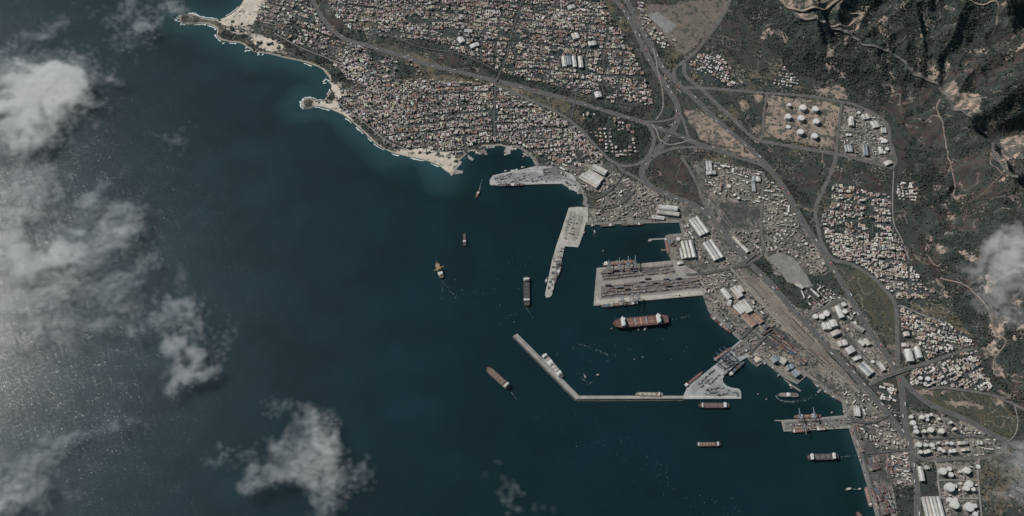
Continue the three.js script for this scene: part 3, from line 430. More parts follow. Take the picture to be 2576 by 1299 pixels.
for (const [poly, col, label] of [['j:1548,768 1610,806 1640,836 1700,872 1747,905 1738,916 1690,888 1630,850 1600,822 1545,776', [.3, .27, .24], 'thin curved finger jetty below the blue-grey sheds'], ['1632,601 1674,599 1674,602 1641,604 1638,607 1630,608', [.38, .38, .37], 'thin white jetty with a bent end inside the inner basin'], ['1663,628 1682,627 1682,630 1663,631', [.3, .27, .25], 'short brown jetty in the inner basin'], ['k:192,548 250,550 250,558 196,556', [.34, .32, .3], 'little dock at the head of the brown-grey pier'], ['k:522,330 556,292 572,300 536,338', [.36, .35, .33], 'small slanting dock under the rail yard'], ['b:555,1299 628,1195 642,1203 572,1306', [.4, .37, .33], 'jetty at the end of the curved beach'], ['b:600,1262 655,1268 650,1286 590,1296', [.42, .38, .33], 'low quay stub beside the beach jetty'], ['e:232,232 300,200 328,258 300,262 290,238 262,262', [.22, .19, .18], 'forked fishing jetty in the curved bay'], ['e:466,232 500,168 540,160 540,190 520,245 500,248', [.4, .37, .33], 'pale square jetty on the inner bay'], ['e:625,272 660,240 668,248 632,282', [.33, .3, .27], 'small jetty near the northern pier root'], ['e:150,262 160,258 208,298 190,304', [.34, .31, .29], 'narrow jetty on the town side of the bay']]) pier(poly, col, label, 2.6, 'jetty');

// ---------------------------------------------------------------- warehouses, tanks, sheds
const roofMat = (r, g, b, rough = .7) => { const k = 'roof' + [r, g, b, rough]; if (!mats.has(k)) { const m = new THREE.MeshStandardMaterial({ map: roofWear, roughness: rough, side: THREE.DoubleSide }); m.color.setRGB(r, g, b); mats.set(k, m); } return mats.get(k); };
const whole = (a, u = 0) => { const [x, z] = ground(a[0], a[1]); return [x, z]; };
// a hall from three roof corners: p0 to p1 runs along the ridges, p0 to p2 across the bays
function hall(text, o, label, group) {
  const s = sheet(text), h = o.h ?? 11, q = s.map(([u, v]) => { const g = ground(u, v), y = H(g[0], g[1]); return flat(u, v, y + h); });
  let [a, b, c] = q; const ax = b[0] - a[0], az = b[1] - a[1], L = Math.hypot(ax, az), ux = ax / L, uz = az / L;
  let w = (c[0] - a[0]) * -uz + (c[1] - a[1]) * ux, slip = (c[0] - a[0]) * ux + (c[1] - a[1]) * uz; const side = Math.sign(w) || 1; w = Math.abs(w);
  const cx = a[0] + ax / 2 - uz * side * w / 2, cz = a[1] + az / 2 + ux * side * w / 2, y = Math.max(3, H(cx, cz));
  const t = thing(o.name ?? 'warehouse', label, o.kind ?? 'warehouse', cx, y, cz, Math.atan2(-uz, ux), group);
  for (let i = 0; i <= 4; i++) for (let j = 0; j <= 4; j++) markDisc(cx + ux * L * (i / 4 - .5) - uz * w * (j / 4 - .5), cz + uz * L * (i / 4 - .5) + ux * w * (j / 4 - .5), Math.max(8, Math.min(L, w) / 5));
  const n = o.bays ?? 2, bw = w / n, roofs = o.roofs ?? [[.74, .72, .68]], wallC = o.wall ?? [.4, .39, .37], rise = o.rise ?? Math.min(4, bw * .14);
  const wl = new MB(); wl.box(-L / 2 + .4, -2, -w / 2 + .4, L / 2 - .4, h, w / 2 - .4, [1, 1, 1]); part(t, 'wall', wl.geo(), mat(...wallC));
  for (let k = 0; k < n; k++) {
    const m = new MB(), z0 = -w / 2 + k * bw + .12, z1 = z0 + bw - .24, one = [1, 1, 1], shift = (o.stagger ?? 0) * k, e0 = -L / 2 + shift, e1 = L / 2 + shift;
    const prof = o.vault ? [0, .1, .25, .5, .75, .9, 1].map((f) => [f, Math.sin(f * Math.PI) ** .7]) : [[0, 0], [.5, 1], [1, 0]];
    for (let i = 0; i + 1 < prof.length; i++) { const [f, r] = prof[i], [f2, r2] = prof[i + 1]; m.quad([e0, h + .05 + r * rise, lerp(z0, z1, f)], [e0, h + .05 + r2 * rise, lerp(z0, z1, f2)], [e1, h + .05 + r2 * rise, lerp(z0, z1, f2)], [e1, h + .05 + r * rise, lerp(z0, z1, f)], one, [[e0, f * bw], [e0, f2 * bw], [e1, f2 * bw], [e1, f * bw]]); for (const e of [e0, e1]) m.tri([e, h + .05, z0], [e, h + .05 + r * rise, lerp(z0, z1, f)], [e, h + .05 + r2 * rise, lerp(z0, z1, f2)], one); }
    const r = part(t, 'roof', m.geo(), roofMat(...roofs[k % roofs.length]));
    if (bw > 9 && !o.vault) { const v = new MB(); v.box(e0 + L * .08, h + rise - .2, (z0 + z1) / 2 - .7, e1 - L * .08, h + rise + 1.1, (z0 + z1) / 2 + .7, one); part(r, 'ridge_vent', v.geo(), roofMat(...roofs[k % roofs.length].map((q) => q * .86))); }
  }
  const nd = Math.max(1, Math.round(L / 28)); for (let i = 0; i < nd; i++) { const d = new MB(), x = -L / 2 + (i + .5) * L / nd; d.box(x - 2.6, -1, w / 2 - .3, x + 2.6, Math.min(5.5, h * .6), w / 2 - .22, [1, 1, 1]); part(t, 'door', d.geo(), mat(.2, .23, .27)); }
  return t;
}
const WHITE = [.7, .68, .645], CREAM = [.62, .57, .5], PALE = [.54, .52, .49], STEEL = [.34, .37, .4], SLATE = [.2, .245, .285], BRICK = [.34, .225, .165], GREY = [.42, .41, .4];
const shedG = 'white sheds behind the northern pier';
hall('e:1112,458 1265,548 1165,420', { bays: 2, roofs: [WHITE, CREAM] }, 'lowest of three white sheds behind the northern pier', shedG);
hall('e:1170,420 1293,503 1212,378', { bays: 2, roofs: [CREAM, WHITE] }, 'middle of three white sheds behind the northern pier', shedG);
hall('e:1216,376 1335,438 1245,333', { bays: 2, roofs: [WHITE, PALE] }, 'uppermost of three white sheds behind the northern pier', shedG);
hall('f:92,566 285,586 78,616', { bays: 1, roofs: [WHITE], vault: true, rise: 6 }, 'white vaulted shed at the head of the inner basin');
hall('f:75,622 305,650 84,662', { bays: 2, roofs: [WHITE, CREAM] }, 'white twin-roofed shed in front of the vaulted one at the basin');
hall('f:22,676 150,692 22,712', { bays: 1, roofs: [WHITE], h: 7 }, 'small low white shed at the quay of the inner basin');
hall('f:403,730 520,895 515,705', { bays: 3, roofs: [WHITE, PALE, WHITE], rise: 5 }, 'long white three-bay shed slanting beside the wide highway');
hall('f:320,950 362,1126 440,932', { bays: 3, roofs: [WHITE, PALE, CREAM], rise: 5 }, 'upright white three-bay shed beside the inner basin quay');
hall('f:306,1022 330,1132 328,1018', { bays: 1, roofs: [WHITE], h: 7 }, 'narrow white annex standing seaward of the upright shed');
hall('f:548,970 668,1152 660,942', { bays: 3, roofs: [WHITE, GREY, WHITE], rise: 5 }, 'long shed with a grey roof between two white ones');
hall('f:855,906 935,1000 886,896', { bays: 1, roofs: [CREAM], h: 8 }, 'upper half of the long thin cream shed beyond the highway');
hall('f:940,1000 1005,1070 972,986', { bays: 1, roofs: [WHITE], h: 8 }, 'lower half of the long thin cream shed beyond the highway');
hall('f:583,118 590,212 640,113', { bays: 3, roofs: [WHITE, STEEL, WHITE], h: 9 }, 'white ribbed hall under the coastal carriageway');
hall('f:582,222 590,258 682,222', { bays: 1, roofs: [PALE], h: 9 }, 'wide low grey-white hall below the white ribbed one');
hall('f:1060,276 1065,325 1144,272', { bays: 2, roofs: [WHITE, STEEL], h: 9 }, 'small white hall at the corner of the works road');
hall('f:1058,330 1066,430 1092,328', { bays: 2, roofs: [GREY, STEEL], h: 7 }, 'long low grey hall along the works road');
hall('h:234,606 318,718 290,580', { bays: 1, roofs: [WHITE], vault: true, rise: 5 }, 'white rounded shed nearest the large container pier');
hall('h:350,588 438,704 420,560', { bays: 2, roofs: [WHITE, CREAM] }, 'white twin shed beside the rounded one by the rail yard');
hall('h:430,566 470,640 485,560', { bays: 1, roofs: [CREAM], vault: true, h: 9 }, 'small cream shed behind the white twin shed');
hall('h:305,786 350,800 390,735', { bays: 2, roofs: [WHITE, PALE], h: 9 }, 'squat pale shed seaward of the white halls');
hall('h:380,796 470,892 440,742', { bays: 2, roofs: [WHITE, WHITE] }, 'white hall in front of the rail yard, seaward half');
hall('h:444,744 540,878 532,726', { bays: 3, roofs: [WHITE, CREAM, WHITE] }, 'white hall in front of the rail yard, landward half');
hall('h:322,810 440,905 352,796', { bays: 1, roofs: [BRICK], h: 7 }, 'narrow brown roofed shed beside the white hall');
hall('h:468,905 600,1042 540,870', { bays: 2, roofs: [BRICK, [.42, .29, .215]], h: 8 }, 'large brown tile roofed shed, seaward of two');
hall('h:590,905 690,1005 650,880', { bays: 2, roofs: [[.4, .27, .2], BRICK], h: 8 }, 'large brown tile roofed shed, landward of two');
hall('h:1090,545 1180,600 1130,525', { bays: 1, roofs: [CREAM], h: 8 }, 'cream shed at the foot of the large grey lot');
hall('h:1270,596 1370,690 1292,590', { bays: 1, roofs: [WHITE], h: 9 }, 'slim white curved shed below the grey lot');
hall('h:1168,612 1205,700 1200,660', { bays: 1, roofs: [WHITE], h: 9 }, 'small white shed beside the dark yard below the grey lot');
const stG = 'white halls of the storage rows';
hall('n:190,632 205,690 258,610', { bays: 2, roofs: [WHITE, WHITE], h: 13, vault: true }, 'white double hall, second from the top of the storage rows', stG);
hall('n:252,612 275,668 312,604', { bays: 1, roofs: [WHITE], h: 13, vault: true }, 'white hall joined to the second double hall of the storage rows', stG);
hall('n:262,716 285,750 335,695', { bays: 1, roofs: [CREAM], h: 12, vault: true }, 'single broad cream hall in the middle of the storage rows', stG);
hall('n:322,792 342,836 400,778', { bays: 2, roofs: [WHITE, CREAM], h: 11 }, 'white twin-roofed hall below the broad cream one', stG);
hall('n:388,856 425,905 460,838', { bays: 2, roofs: [PALE, WHITE], h: 12, vault: true }, 'rounded pale hall in the lower storage rows', stG);
hall('n:455,936 470,962 525,920', { bays: 1, roofs: [WHITE], h: 10 }, 'small white hall with a notched end, storage rows', stG);
hall('n:500,1006 590,1096 575,985', { bays: 3, roofs: [WHITE, STEEL, WHITE], h: 13 }, 'largest white hall at the lower end of the storage rows', stG);
hall('n:300,490 345,590 345,480', { bays: 1, roofs: [WHITE], h: 12, vault: true }, 'tall white curved hall at the upper end of the storage rows', stG);
hall('n:355,465 372,492 392,455', { bays: 1, roofs: [WHITE], h: 9 }, 'small square white hall at the upper corner of the storage rows', stG);
hall('n:665,975 715,1050 695,962', { bays: 2, roofs: [WHITE, PALE], h: 11 }, 'white hall beside the inland carriageway near the junction', stG);
hall('n:500,796 545,835 530,775', { bays: 1, roofs: [WHITE], h: 9 }, 'white slanting hall in the middle of the inland storage row', stG);
hall('n:545,775 580,830 585,765', { bays: 1, roofs: [CREAM], h: 9 }, 'cream hall beside the slanting white one, inland storage row', stG);
hall('n:425,650 540,720 470,630', { bays: 2, roofs: [GREY, [.3, .27, .24]], h: 8 }, 'low grey-brown hall in the inland storage row', stG);
hall('n:905,860 930,965 965,850', { bays: 1, roofs: [WHITE], h: 14, vault: true, rise: 5 }, 'tall white hall below the southern suburb, seaward of a pair');
hall('n:988,842 1018,936 1035,836', { bays: 1, roofs: [WHITE], h: 14, vault: true, rise: 5 }, 'tall white hall below the southern suburb, inland of a pair');
hall('n:880,808 885,838 936,796', { bays: 1, roofs: [CREAM], h: 9 }, 'small cream hall above the pair of tall white halls');
hall('n:893,712 905,748 940,700', { bays: 1, roofs: [CREAM], h: 10, vault: true }, 'rounded cream hall on the west edge of the southern suburb');
hall('j:1390,522 1432,582 1460,478', { bays: 2, roofs: [SLATE, STEEL], h: 16 }, 'slate blue shed nearest the small square quay');
hall('j:1480,562 1548,608 1530,512', { bays: 2, roofs: [CREAM, PALE], h: 14 }, 'pale roofed shed in the row of blue-grey sheds');
hall('j:1575,612 1600,662 1635,582', { bays: 2, roofs: [STEEL, SLATE], h: 17 }, 'blue-grey shed in the middle of the quayside row');
hall('j:1632,684 1690,748 1682,640', { bays: 2, roofs: [STEEL, [.27, .32, .36]], h: 15 }, 'blue-grey shed at the lower end of the quayside row');
hall('k:812,436 820,516 858,434', { bays: 3, roofs: [PALE, WHITE, PALE], h: 10 }, 'grey-white three-bay shed at the root of the brown-grey pier');
hall('g:1178,290 1188,318 1245,282', { bays: 1, roofs: [WHITE], h: 7 }, 'small white shed at the root of the large container pier');
hall('b:1385,416 1392,492 1416,412', { bays: 1, roofs: [WHITE], h: 12 }, 'first white bay of the market hall in the northern city');
hall('b:1420,414 1428,480 1456,412', { bays: 2, roofs: [SLATE, STEEL], h: 9 }, 'dark slate roofed hall between white bays, northern city');
hall('b:1460,414 1470,496 1488,412', { bays: 1, roofs: [WHITE], h: 12 }, 'middle white bay of the market hall in the northern city');
hall('b:1506,416 1514,500 1538,414', { bays: 1, roofs: [WHITE], h: 12 }, 'last white bay of the market hall in the northern city');
hall('b:1455,250 1475,290 1500,235', { bays: 2, roofs: [WHITE, CREAM], h: 12 }, 'white hall above the market hall, northern city');
hall('b:1626,685 1640,725 1670,672', { bays: 1, roofs: [WHITE], h: 10 }, 'white block near the lower corner of the northern city');
hall('b:1580,310 1590,340 1640,312', { bays: 2, roofs: [PALE, WHITE], h: 10 }, 'pale hall east of the market hall, northern city');
hall('b:606,285 630,320 650,275', { bays: 1, roofs: [WHITE], h: 10 }, 'white hall beside the dry park, northern city');
hall('b:660,235 720,240 672,215', { bays: 1, roofs: [WHITE], h: 10 }, 'white slab above the dry park, northern city');
hall('b:700,335 715,358 770,325', { bays: 1, roofs: [WHITE], h: 10 }, 'white hall below the dry park, northern city');
hall('b:1425,45 1440,70 1475,30', { bays: 1, roofs: [PALE], h: 11 }, 'pale hall at the far edge of the northern city');
hall('l:890,1122 935,1310 1055,1112', { bays: 5, roofs: [WHITE, PALE, WHITE, CREAM, PALE], h: 12 }, 'very large five-bay white hall south of the wooded plots');
hall('l:855,842 880,975 895,840', { bays: 1, roofs: [WHITE], h: 14 }, 'tall narrow white hall west of the large white tanks');
hall('l:915,838 925,870 958,836', { bays: 1, roofs: [PALE], h: 9 }, 'small pale hall beside the tall narrow white one');
hall('l:1248,682 1256,705 1322,675', { bays: 1, roofs: [CREAM], h: 9 }, 'long cream hall in the lower row of the tank district');
hall('l:1215,615 1225,645 1305,600', { bays: 2, roofs: [GREY, CREAM], h: 9 }, 'low grey hall in the middle row of the tank district');
hall('l:1400,605 1406,640 1450,600', { bays: 2, roofs: [CREAM, GREY], h: 8 }, 'cream hall near the point of the tank district');
hall('l:905,700 920,728 970,695', { bays: 2, roofs: [WHITE, WHITE], h: 14, vault: true }, 'white twin-vaulted hall in the lower row of the tank district');
hall('l:1140,690 1150,718 1200,676', { bays: 2, roofs: [WHITE, WHITE], h: 14, vault: true }, 'white twin-vaulted hall beyond the two small tanks');
hall('c:600,1195 606,1250 640,1195', { bays: 2, roofs: [WHITE, PALE], h: 9 }, 'white hall under the highway interchange');
hall('d:360,880 366,930 395,870', { bays: 1, roofs: [WHITE], h: 13 }, 'tall white process hall in the refinery', 'refinery halls');
hall('d:520,905 545,950 560,870', { bays: 2, roofs: [PALE, WHITE], h: 9 }, 'slanting pale hall in the refinery', 'refinery halls');
hall('d:600,945 608,985 635,935', { bays: 3, roofs: [PALE, STEEL], h: 8 }, 'pale ribbed hall by the refinery ring road', 'refinery halls');
hall('d:330,1075 340,1125 385,1075', { bays: 3, roofs: [STEEL, PALE], h: 9 }, 'grey ribbed hall in the lower refinery', 'refinery halls');
hall('d:470,1070 478,1150 500,1068', { bays: 2, roofs: [STEEL, SLATE], h: 12 }, 'slate hall in the middle of the refinery', 'refinery halls');
hall('d:580,1090 592,1140 610,1085', { bays: 1, roofs: [WHITE], h: 9 }, 'narrow white hall in the lower refinery', 'refinery halls');
hall('d:455,850 470,885 510,845', { bays: 2, roofs: [CREAM, PALE], h: 9 }, 'cream hall in the upper refinery', 'refinery halls');
hall('d:620,1205 640,1230 675,1195', { bays: 1, roofs: [WHITE], h: 8, vault: true }, 'white rounded hall in the last corner of the refinery', 'refinery halls');

{ // wide paved lots
  for (const [a, c, l] of [['h:775,245 860,190 925,178 1080,235 1230,440 1300,560 1220,582 1060,525 1010,517 960,440 890,350', [.3, .28, .255], 'large smooth grey paved lot beside the rail corridor'], ['c:170,115 240,88 378,190 315,252', [.3, .295, .285], 'grey paved lot beside the bare fields']]) { const p = gpts(a); topmesh('paved_lot', slab(p, 0, 3.6), paveMat(...c), 'structure', l); const [x0, z0, x1, z1] = bounds(p); for (let x = x0; x < x1; x += 4) for (let z = z0; z < z1; z += 4) if (inside(p, x, z)) markDisc(x, z, 3); }
}
function tank(text, r, h, label, group, col = [.64, .62, .595], dome = .07) {
  const [[u, v]] = sheet(text), g = ground(u, v), [x, z] = flat(u, v, H(...g) + h), y = H(x, z);
  const t = thing('storage_tank', label, 'tank', x, y, z, rr(0, 6), group), n = 28;
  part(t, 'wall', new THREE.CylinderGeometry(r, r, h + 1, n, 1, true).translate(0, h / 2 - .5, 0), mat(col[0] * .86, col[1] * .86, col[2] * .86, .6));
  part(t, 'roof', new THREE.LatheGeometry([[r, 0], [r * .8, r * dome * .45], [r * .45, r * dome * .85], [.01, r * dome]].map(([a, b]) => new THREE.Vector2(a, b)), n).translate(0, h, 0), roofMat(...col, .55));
  part(t, 'rim', new THREE.TorusGeometry(r, .35, 5, n).rotateX(Math.PI / 2).translate(0, h, 0), mat(.5, .49, .47));
  const st = new MB(); for (let k = 0; k < 14; k++) { const a = k * .12, c = Math.cos(a), s = Math.sin(a), y0 = h * (k + 1) / 14; st.box(0, y0 - .3, 0, 1.2, y0, 2, [1, 1, 1], [1, 1, 1], (p, q, w) => [c * (r + p) - s * w, q, s * (r + p) + c * w]); } part(t, 'stair', st.geo(), mat(.3, .3, .3));
  markDisc(x, z, r + 7); return t;
}
const farmG = 'white oil tanks of the walled tank farm';
for (const [p, r, h, l] of [['1220,776', 9, 15, 'small white oil tank, first of the back row in the tank farm'], ['1322,795', 17, 17, 'largest white oil tank, middle of the back row in the tank farm'], ['1415,806', 15, 17, 'white oil tank, last of the back row in the tank farm'], ['1211,862', 15, 16, 'white oil tank, first of the second row in the tank farm'], ['1309,873', 16, 17, 'white oil tank, middle of the second row in the tank farm'], ['1421,898', 15, 16, 'white oil tank, last of the second row in the tank farm'], ['1213,940', 11, 5, 'low flat white tank between the second and front rows'], ['1304,976', 15, 18, 'tall white oil tank, middle of the front row in the tank farm'], ['1409,1006', 15, 16, 'white oil tank, last of the front row in the tank farm']]) tank('c:' + p, r * 1.0, h * 1.1, l, farmG);
for (const [p, r, h, l] of [['380,875', 9, 15, 'white tank on the process hall of the refinery'], ['437,835', 7, 8, 'little white tank at the top of the refinery'], ['605,1030', 8, 9, 'first of three white tanks at the refinery edge'], ['632,1045', 10, 9, 'broadest of three white tanks at the refinery edge'], ['612,1052', 6, 8, 'smallest of three white tanks at the refinery edge'], ['648,1105', 8, 9, 'white tank below the three at the refinery edge'], ['625,1130', 7, 8, 'small tank near the lower edge of the refinery'], ['350,1000', 6, 7, 'small tank left of the refinery pipe racks'], ['372,1000', 6, 7, 'small tank right of its twin by the pipe racks']]) tank('d:' + p, r * 1.15, h, l, 'small tanks of the refinery');
const cityG = 'white tanks of the tank district';
let row = 0;
for (const [where, list] of [['back row of the tank district', '795,385,17 893,388,20 940,378,18 976,366,14 945,412,13'], ['second row of the tank district', '812,440,24 836,480,15 843,520,21 914,517,16 975,505,24 1074,516,24 1160,437,12 1195,495,14 1050,405,12'], ['third row of the tank district', '866,640,24 929,645,16 985,645,21 1000,672,12 1045,625,11 1125,628,12 1166,630,16'], ['front row of the tank district', '880,710,16 1060,682,17 1090,700,14']]) { let k = 0; for (const q of list.split(' ')) { const [x, y, r] = q.split(',').map(Number); tank(`l:${x},${y}`, r * .46, rr(12, 17), `${r > 20 ? 'broad' : r > 14 ? 'medium' : 'small'} white tank, ${nth(k++)} from the highway in the ${where}`, cityG, rnd() < .35 ? [.64, .59, .52] : [.57, .555, .53], rr(.05, .1)); } }
const bigG = 'large white tanks in the walled plots';
for (const [p, r, h, l] of [['1086,885', 34, 15, 'large white tank of the first plot beside the narrow hall'], ['1145,865', 21, 11, 'cream tank behind the large one of the first plot'], ['1160,917', 23, 10, 'low cream tank in front corner of the first plot'], ['1306,878', 32, 15, 'large white tank of the upper inland plot'], ['1242,890', 12, 8, 'little cream tank alone in the upper inland plot'], ['1152,1032', 42, 16, 'broadest white tank, in the middle plot beside the lane'], ['1196,1025', 18, 10, 'small cream tank leaning on the broadest white one'], ['1330,1003', 32, 15, 'upper of three white tanks in the inland plot'], ['1306,1042', 26, 14, 'middle of three white tanks in the inland plot'], ['1365,1050', 20, 12, 'lowest of three white tanks in the inland plot'], ['1150,1150', 24, 13, 'first of two white tanks behind the low white block'], ['1200,1150', 22, 13, 'second of two white tanks behind the low white block'], ['1195,1192', 40, 13, 'broad low white tank of the bottom plot'], ['1330,1215', 42, 14, 'broad white tank at the last bend of the lane'], ['1378,1205', 20, 12, 'small tank beside the broad one at the last bend'], ['1385,1280', 22, 12, 'white tank at the bottom of the inland lane'], ['1410,845', 20, 3, 'low round basin at the upper corner of the plots'], ['1245,1000', 12, 6, 'small low tank between the two middle plots']]) tank('l:' + p, r * .43, h * 1.25, l, bigG, [.57, .555, .53], .06);
for (const [p, r, h, l] of [['135,575', 20, 10, 'first of three round white tanks at the top of the storage rows'], ['190,576', 22, 11, 'middle of three round white tanks at the top of the storage rows'], ['230,550', 24, 11, 'last of three round white tanks at the top of the storage rows'], ['390,532', 19, 12, 'round white tank beside the tall curved hall'], ['475,632', 13, 9, 'small white tank by the inland carriageway'], ['632,968', 13, 9, 'small cream tank near the junction'], ['680,985', 11, 9, 'small white tank near the junction'], ['1110,1115', 17, 9, 'white tank in the lower suburb plots'], ['1045,1110', 15, 9, 'cream tank in the lower suburb plots']]) tank('n:' + p, r * .56, h, l, 'round tanks along the storage rows');
for (const [p, r, h, l] of [['880,466', 14, 9, 'first of two cream tanks in the scrap works'], ['920,500', 15, 10, 'second of two cream tanks in the scrap works'], ['1140,490', 13, 9, 'pale tank by the straight works road'], ['1178,500', 11, 9, 'smaller pale tank by the straight works road'], ['820,375', 22, 5, 'low round basin in the works north of the dark yard'], ['1625,975', 14, 8, 'white tank near the inland carriageway'], ['295,925', 20, 7, 'low cream tank beside the inner basin']]) tank('f:' + p, r * .45, h, l, 'tanks of the northern works', [.66, .6, .53]);

// ---------------------------------------------------------------- houses and small works buildings
const ROOFS = [[0.449, 0.371, 0.319], [0.369, 0.287, 0.244], [0.531, 0.47, 0.409], [0.634, 0.599, 0.547], [0.29, 0.207, 0.168], [0.257, 0.241, 0.227], [0.489, 0.411, 0.351], [0.391, 0.317, 0.283], [0.185, 0.151, 0.134], [0.287, 0.174, 0.13]];
const ROOFNAME = ['sand-coloured', 'pinkish tan', 'pale beige', 'whitewashed', 'brown tiled', 'grey', 'light tan', 'dusty rose', 'dark brown', 'terracotta'];
// shapes in a 1 x 1 plan, height 1: [walls, roofs] go to two collectors
function shape(kind, wall, roof, wc, rc, f) {
  const gable = (x0, z0, x1, z1, h, r) => { wall.box(x0, -.5, z0, x1, h, z1, wc, wc, f); const g = (x, y, z) => f(x, y, z), o = .03, a0 = x0 - o, a1 = x1 + o, b0 = z0 - o, b1 = z1 + o, zm = (z0 + z1) / 2; roof.quad(g(a0, h, b0), g(a0, h + r, zm), g(a1, h + r, zm), g(a1, h, b0), rc); roof.quad(g(a0, h + r, zm), g(a0, h, b1), g(a1, h, b1), g(a1, h + r, zm), rc.map((v) => v * .97)); roof.tri(g(x0, h, z0), g(x0, h + r, zm), g(x0, h, z1), wc); roof.tri(g(x1, h, z0), g(x1, h + r, zm), g(x1, h, z1), wc); };
  const flatTop = (x0, z0, x1, z1, h) => { wall.box(x0, -.5, z0, x1, h, z1, wc, wc, f); roof.box(x0 - .015, h + .01, z0 - .015, x1 + .015, h + .05, z1 + .015, wc, rc, f); };
  if (kind === 0) gable(-.5, -.4, .5, .4, .62, .3);
  else if (kind === 1) { flatTop(-.5, -.45, .5, .45, .85); roof.box(-.15, .9, -.1, .2, 1.15, .25, wc, rc, f); }
  else if (kind === 2) { gable(-.5, -.5, .5, -.02, .6, .26); gable(-.5, -.02, -.02, .5, .5, .2); }
  else if (kind === 3) { flatTop(-.5, -.5, .5, .1, .9); flatTop(-.1, .1, .5, .5, .6); }
  else if (kind === 4) { flatTop(-.5, -.5, .5, -.2, .85); flatTop(-.5, .2, .5, .5, .8); flatTop(-.5, -.2, -.2, .2, .75); flatTop(.2, -.2, .5, .2, .9); }
  else if (kind === 5) { flatTop(-.5, -.5, .5, -.15, .9); flatTop(-.5, -.15, -.15, .5, .8); flatTop(.15, -.15, .5, .35, .7); }
  else { flatTop(-.5, -.32, .5, .32, .92); roof.box(-.4, .97, -.12, -.2, 1.1, .12, wc, rc, f); roof.box(.1, .97, -.2, .3, 1.08, .05, wc, rc, f); }
}
const protos = {};
function proto(kind) { if (!protos[kind]) { const w = new MB(), r = new MB(), id = (x, y, z) => [x, y, z]; shape(kind, w, r, [1, 1, 1], [1, 1, 1], id); protos[kind] = [w.geo(), r.geo()]; } return protos[kind]; }
const compass = (p, x, z) => { const [a, b, c, d] = bounds(p), i = Math.min(2, Math.floor((x - a) / (c - a) * 3)), j = Math.min(2, Math.floor((z - b) / (d - b) * 3)); return [['north-western', 'northern', 'north-eastern'], ['western', 'middle', 'eastern'], ['south-western', 'southern', 'south-eastern']][j][i]; };
const pool = [];
function settle(key, angle, step, o) {
  const poly = gpts(townAreas[key] ?? o.area), [x0, z0, x1, z1] = bounds(poly), c = Math.cos(angle), s = Math.sin(angle), cx = (x0 + x1) / 2, cz = (z0 + z1) / 2, R = Math.hypot(x1 - x0, z1 - z0) / 2, sx = o.block?.[0] ?? 88, sz = o.block?.[1] ?? 52;
  const bend = (u, v) => { const w = o.wild ?? 9, uu = u + w * (noise(u / 90 + 3, v / 90) - .5) * 2, vv = v + w * (noise(u / 90, v / 90 + 7) - .5) * 2; return [cx + uu * c - vv * s, cz + uu * s + vv * c]; };
  if (!o.noStreets) for (const [along, gap] of [[0, sz], [1, sx]]) for (let v = -R; v < R; v += gap) { if (rnd() < .12) continue; let run = []; const flush = () => { if (run.length > 5) { markLine(run, 5); topmesh('street', ribbon(run, PROFILE.street(4.2), .4 + along * .06), roadMat, 'structure', `narrow street of the ${o.town}`); } run = []; }; for (let u = -R; u < R; u += 11) { const [x, z] = along ? bend(v, u) : bend(u, v); if (inside(poly, x, z) && at(land, x, z) && !at(busy, x, z) && noise(x / 160 + 60, z / 160) < .74) run.push([x, z]); else flush(); } flush(); }
  for (let v = -R; v < R; v += step * .92) for (let u = -R; u < R; u += step) {
    const uu = u + rr(-3, 3), vv = v + rr(-2, 2), [x, z] = bend(uu, vv);
    if (!inside(poly, x, z) || ['sand', 'dunes', 'rock'].includes(KINDS[at(zone, x, z)])) continue;
    const gap = fbm(x / 75 + 20, z / 75, 3); if (gap > (o.fill ?? .6) + rr(-.06, .06)) continue;
    const big = rnd(), kind = o.kinds ? pick(o.kinds) : big < .13 ? 4 : big < .24 ? 5 : big < .36 ? 6 : big < .58 ? 3 : big < .72 ? 2 : big < .86 ? 1 : 0;
    const k = o.size ?? 1, w = k * (kind >= 4 ? rr(12, 20) : rr(6.5, 12)), d = k * (kind === 6 ? rr(9, 14) : kind >= 4 ? rr(11, 17) : rr(6.5, 10.5)), h = kind === 6 ? rr(9, 17) : kind >= 4 ? rr(6, 10) : rr(4.5, 8);
    if (!free(x, z, Math.max(w, d) * .42)) continue;
    markDisc(x, z, Math.max(w, d) * .44);
    let roof = rnd() < .55 ? Math.floor(clamp((fbm(x / 70 + 33, z / 70, 3) - .25) * 2, 0, .999) * ROOFS.length) : Math.floor(rnd() * ROOFS.length * .999); if (rnd() < (o.white ?? .1)) roof = 3;
    pool.push({ x, z, y: H(x, z), w, d, h, kind, roof, turn: -angle + rr(-.12, .12) + (rnd() < .3 ? Math.PI / 2 : 0), wall: rr(.3, .55), town: o.town, poly, sort: (w * d + h * w) / (camera.position.distanceTo(new THREE.Vector3(x, 0, z)) / 4000) ** 2 });
  }
}
settle('quarter', .3, 17, { town: 'junction quarter', white: .55, fill: .8, size: 1.15, block: [120, 70] });
settle('southern', .35, 12.6, { town: 'southern suburb', white: .16, fill: .82, size: .95, block: [80, 58] });
settle('lower', -.45, 12.6, { town: 'lower suburb', white: .16, fill: .8, size: .95, block: [84, 56] });
settle('eastern', .12, 11.8, { town: 'eastern suburb', white: .12, fill: .7, size: .92, block: [74, 48] });
settle('upper', .12, 18, { town: 'hill quarter', fill: .54, white: .3, noStreets: true });
settle('roadside', .5, 19, { town: 'roadside village', fill: .54, white: .3, noStreets: true });
settle('hillfoot', .2, 20, { town: 'hill-foot village', fill: .54, white: .3, noStreets: true });
settle('old', -.12, 11, { town: 'old town', fill: .8, size: .86, white: .05, block: [96, 44], wild: 16 });
settle('seaside', .38, 11.8, { town: 'seaside quarter', fill: .66, size: .9, white: .1, block: [90, 50], wild: 14 });
settle('northern', .1, 11.4, { town: 'northern city', fill: .68, size: .88, white: .06, block: [92, 56], wild: 14 });
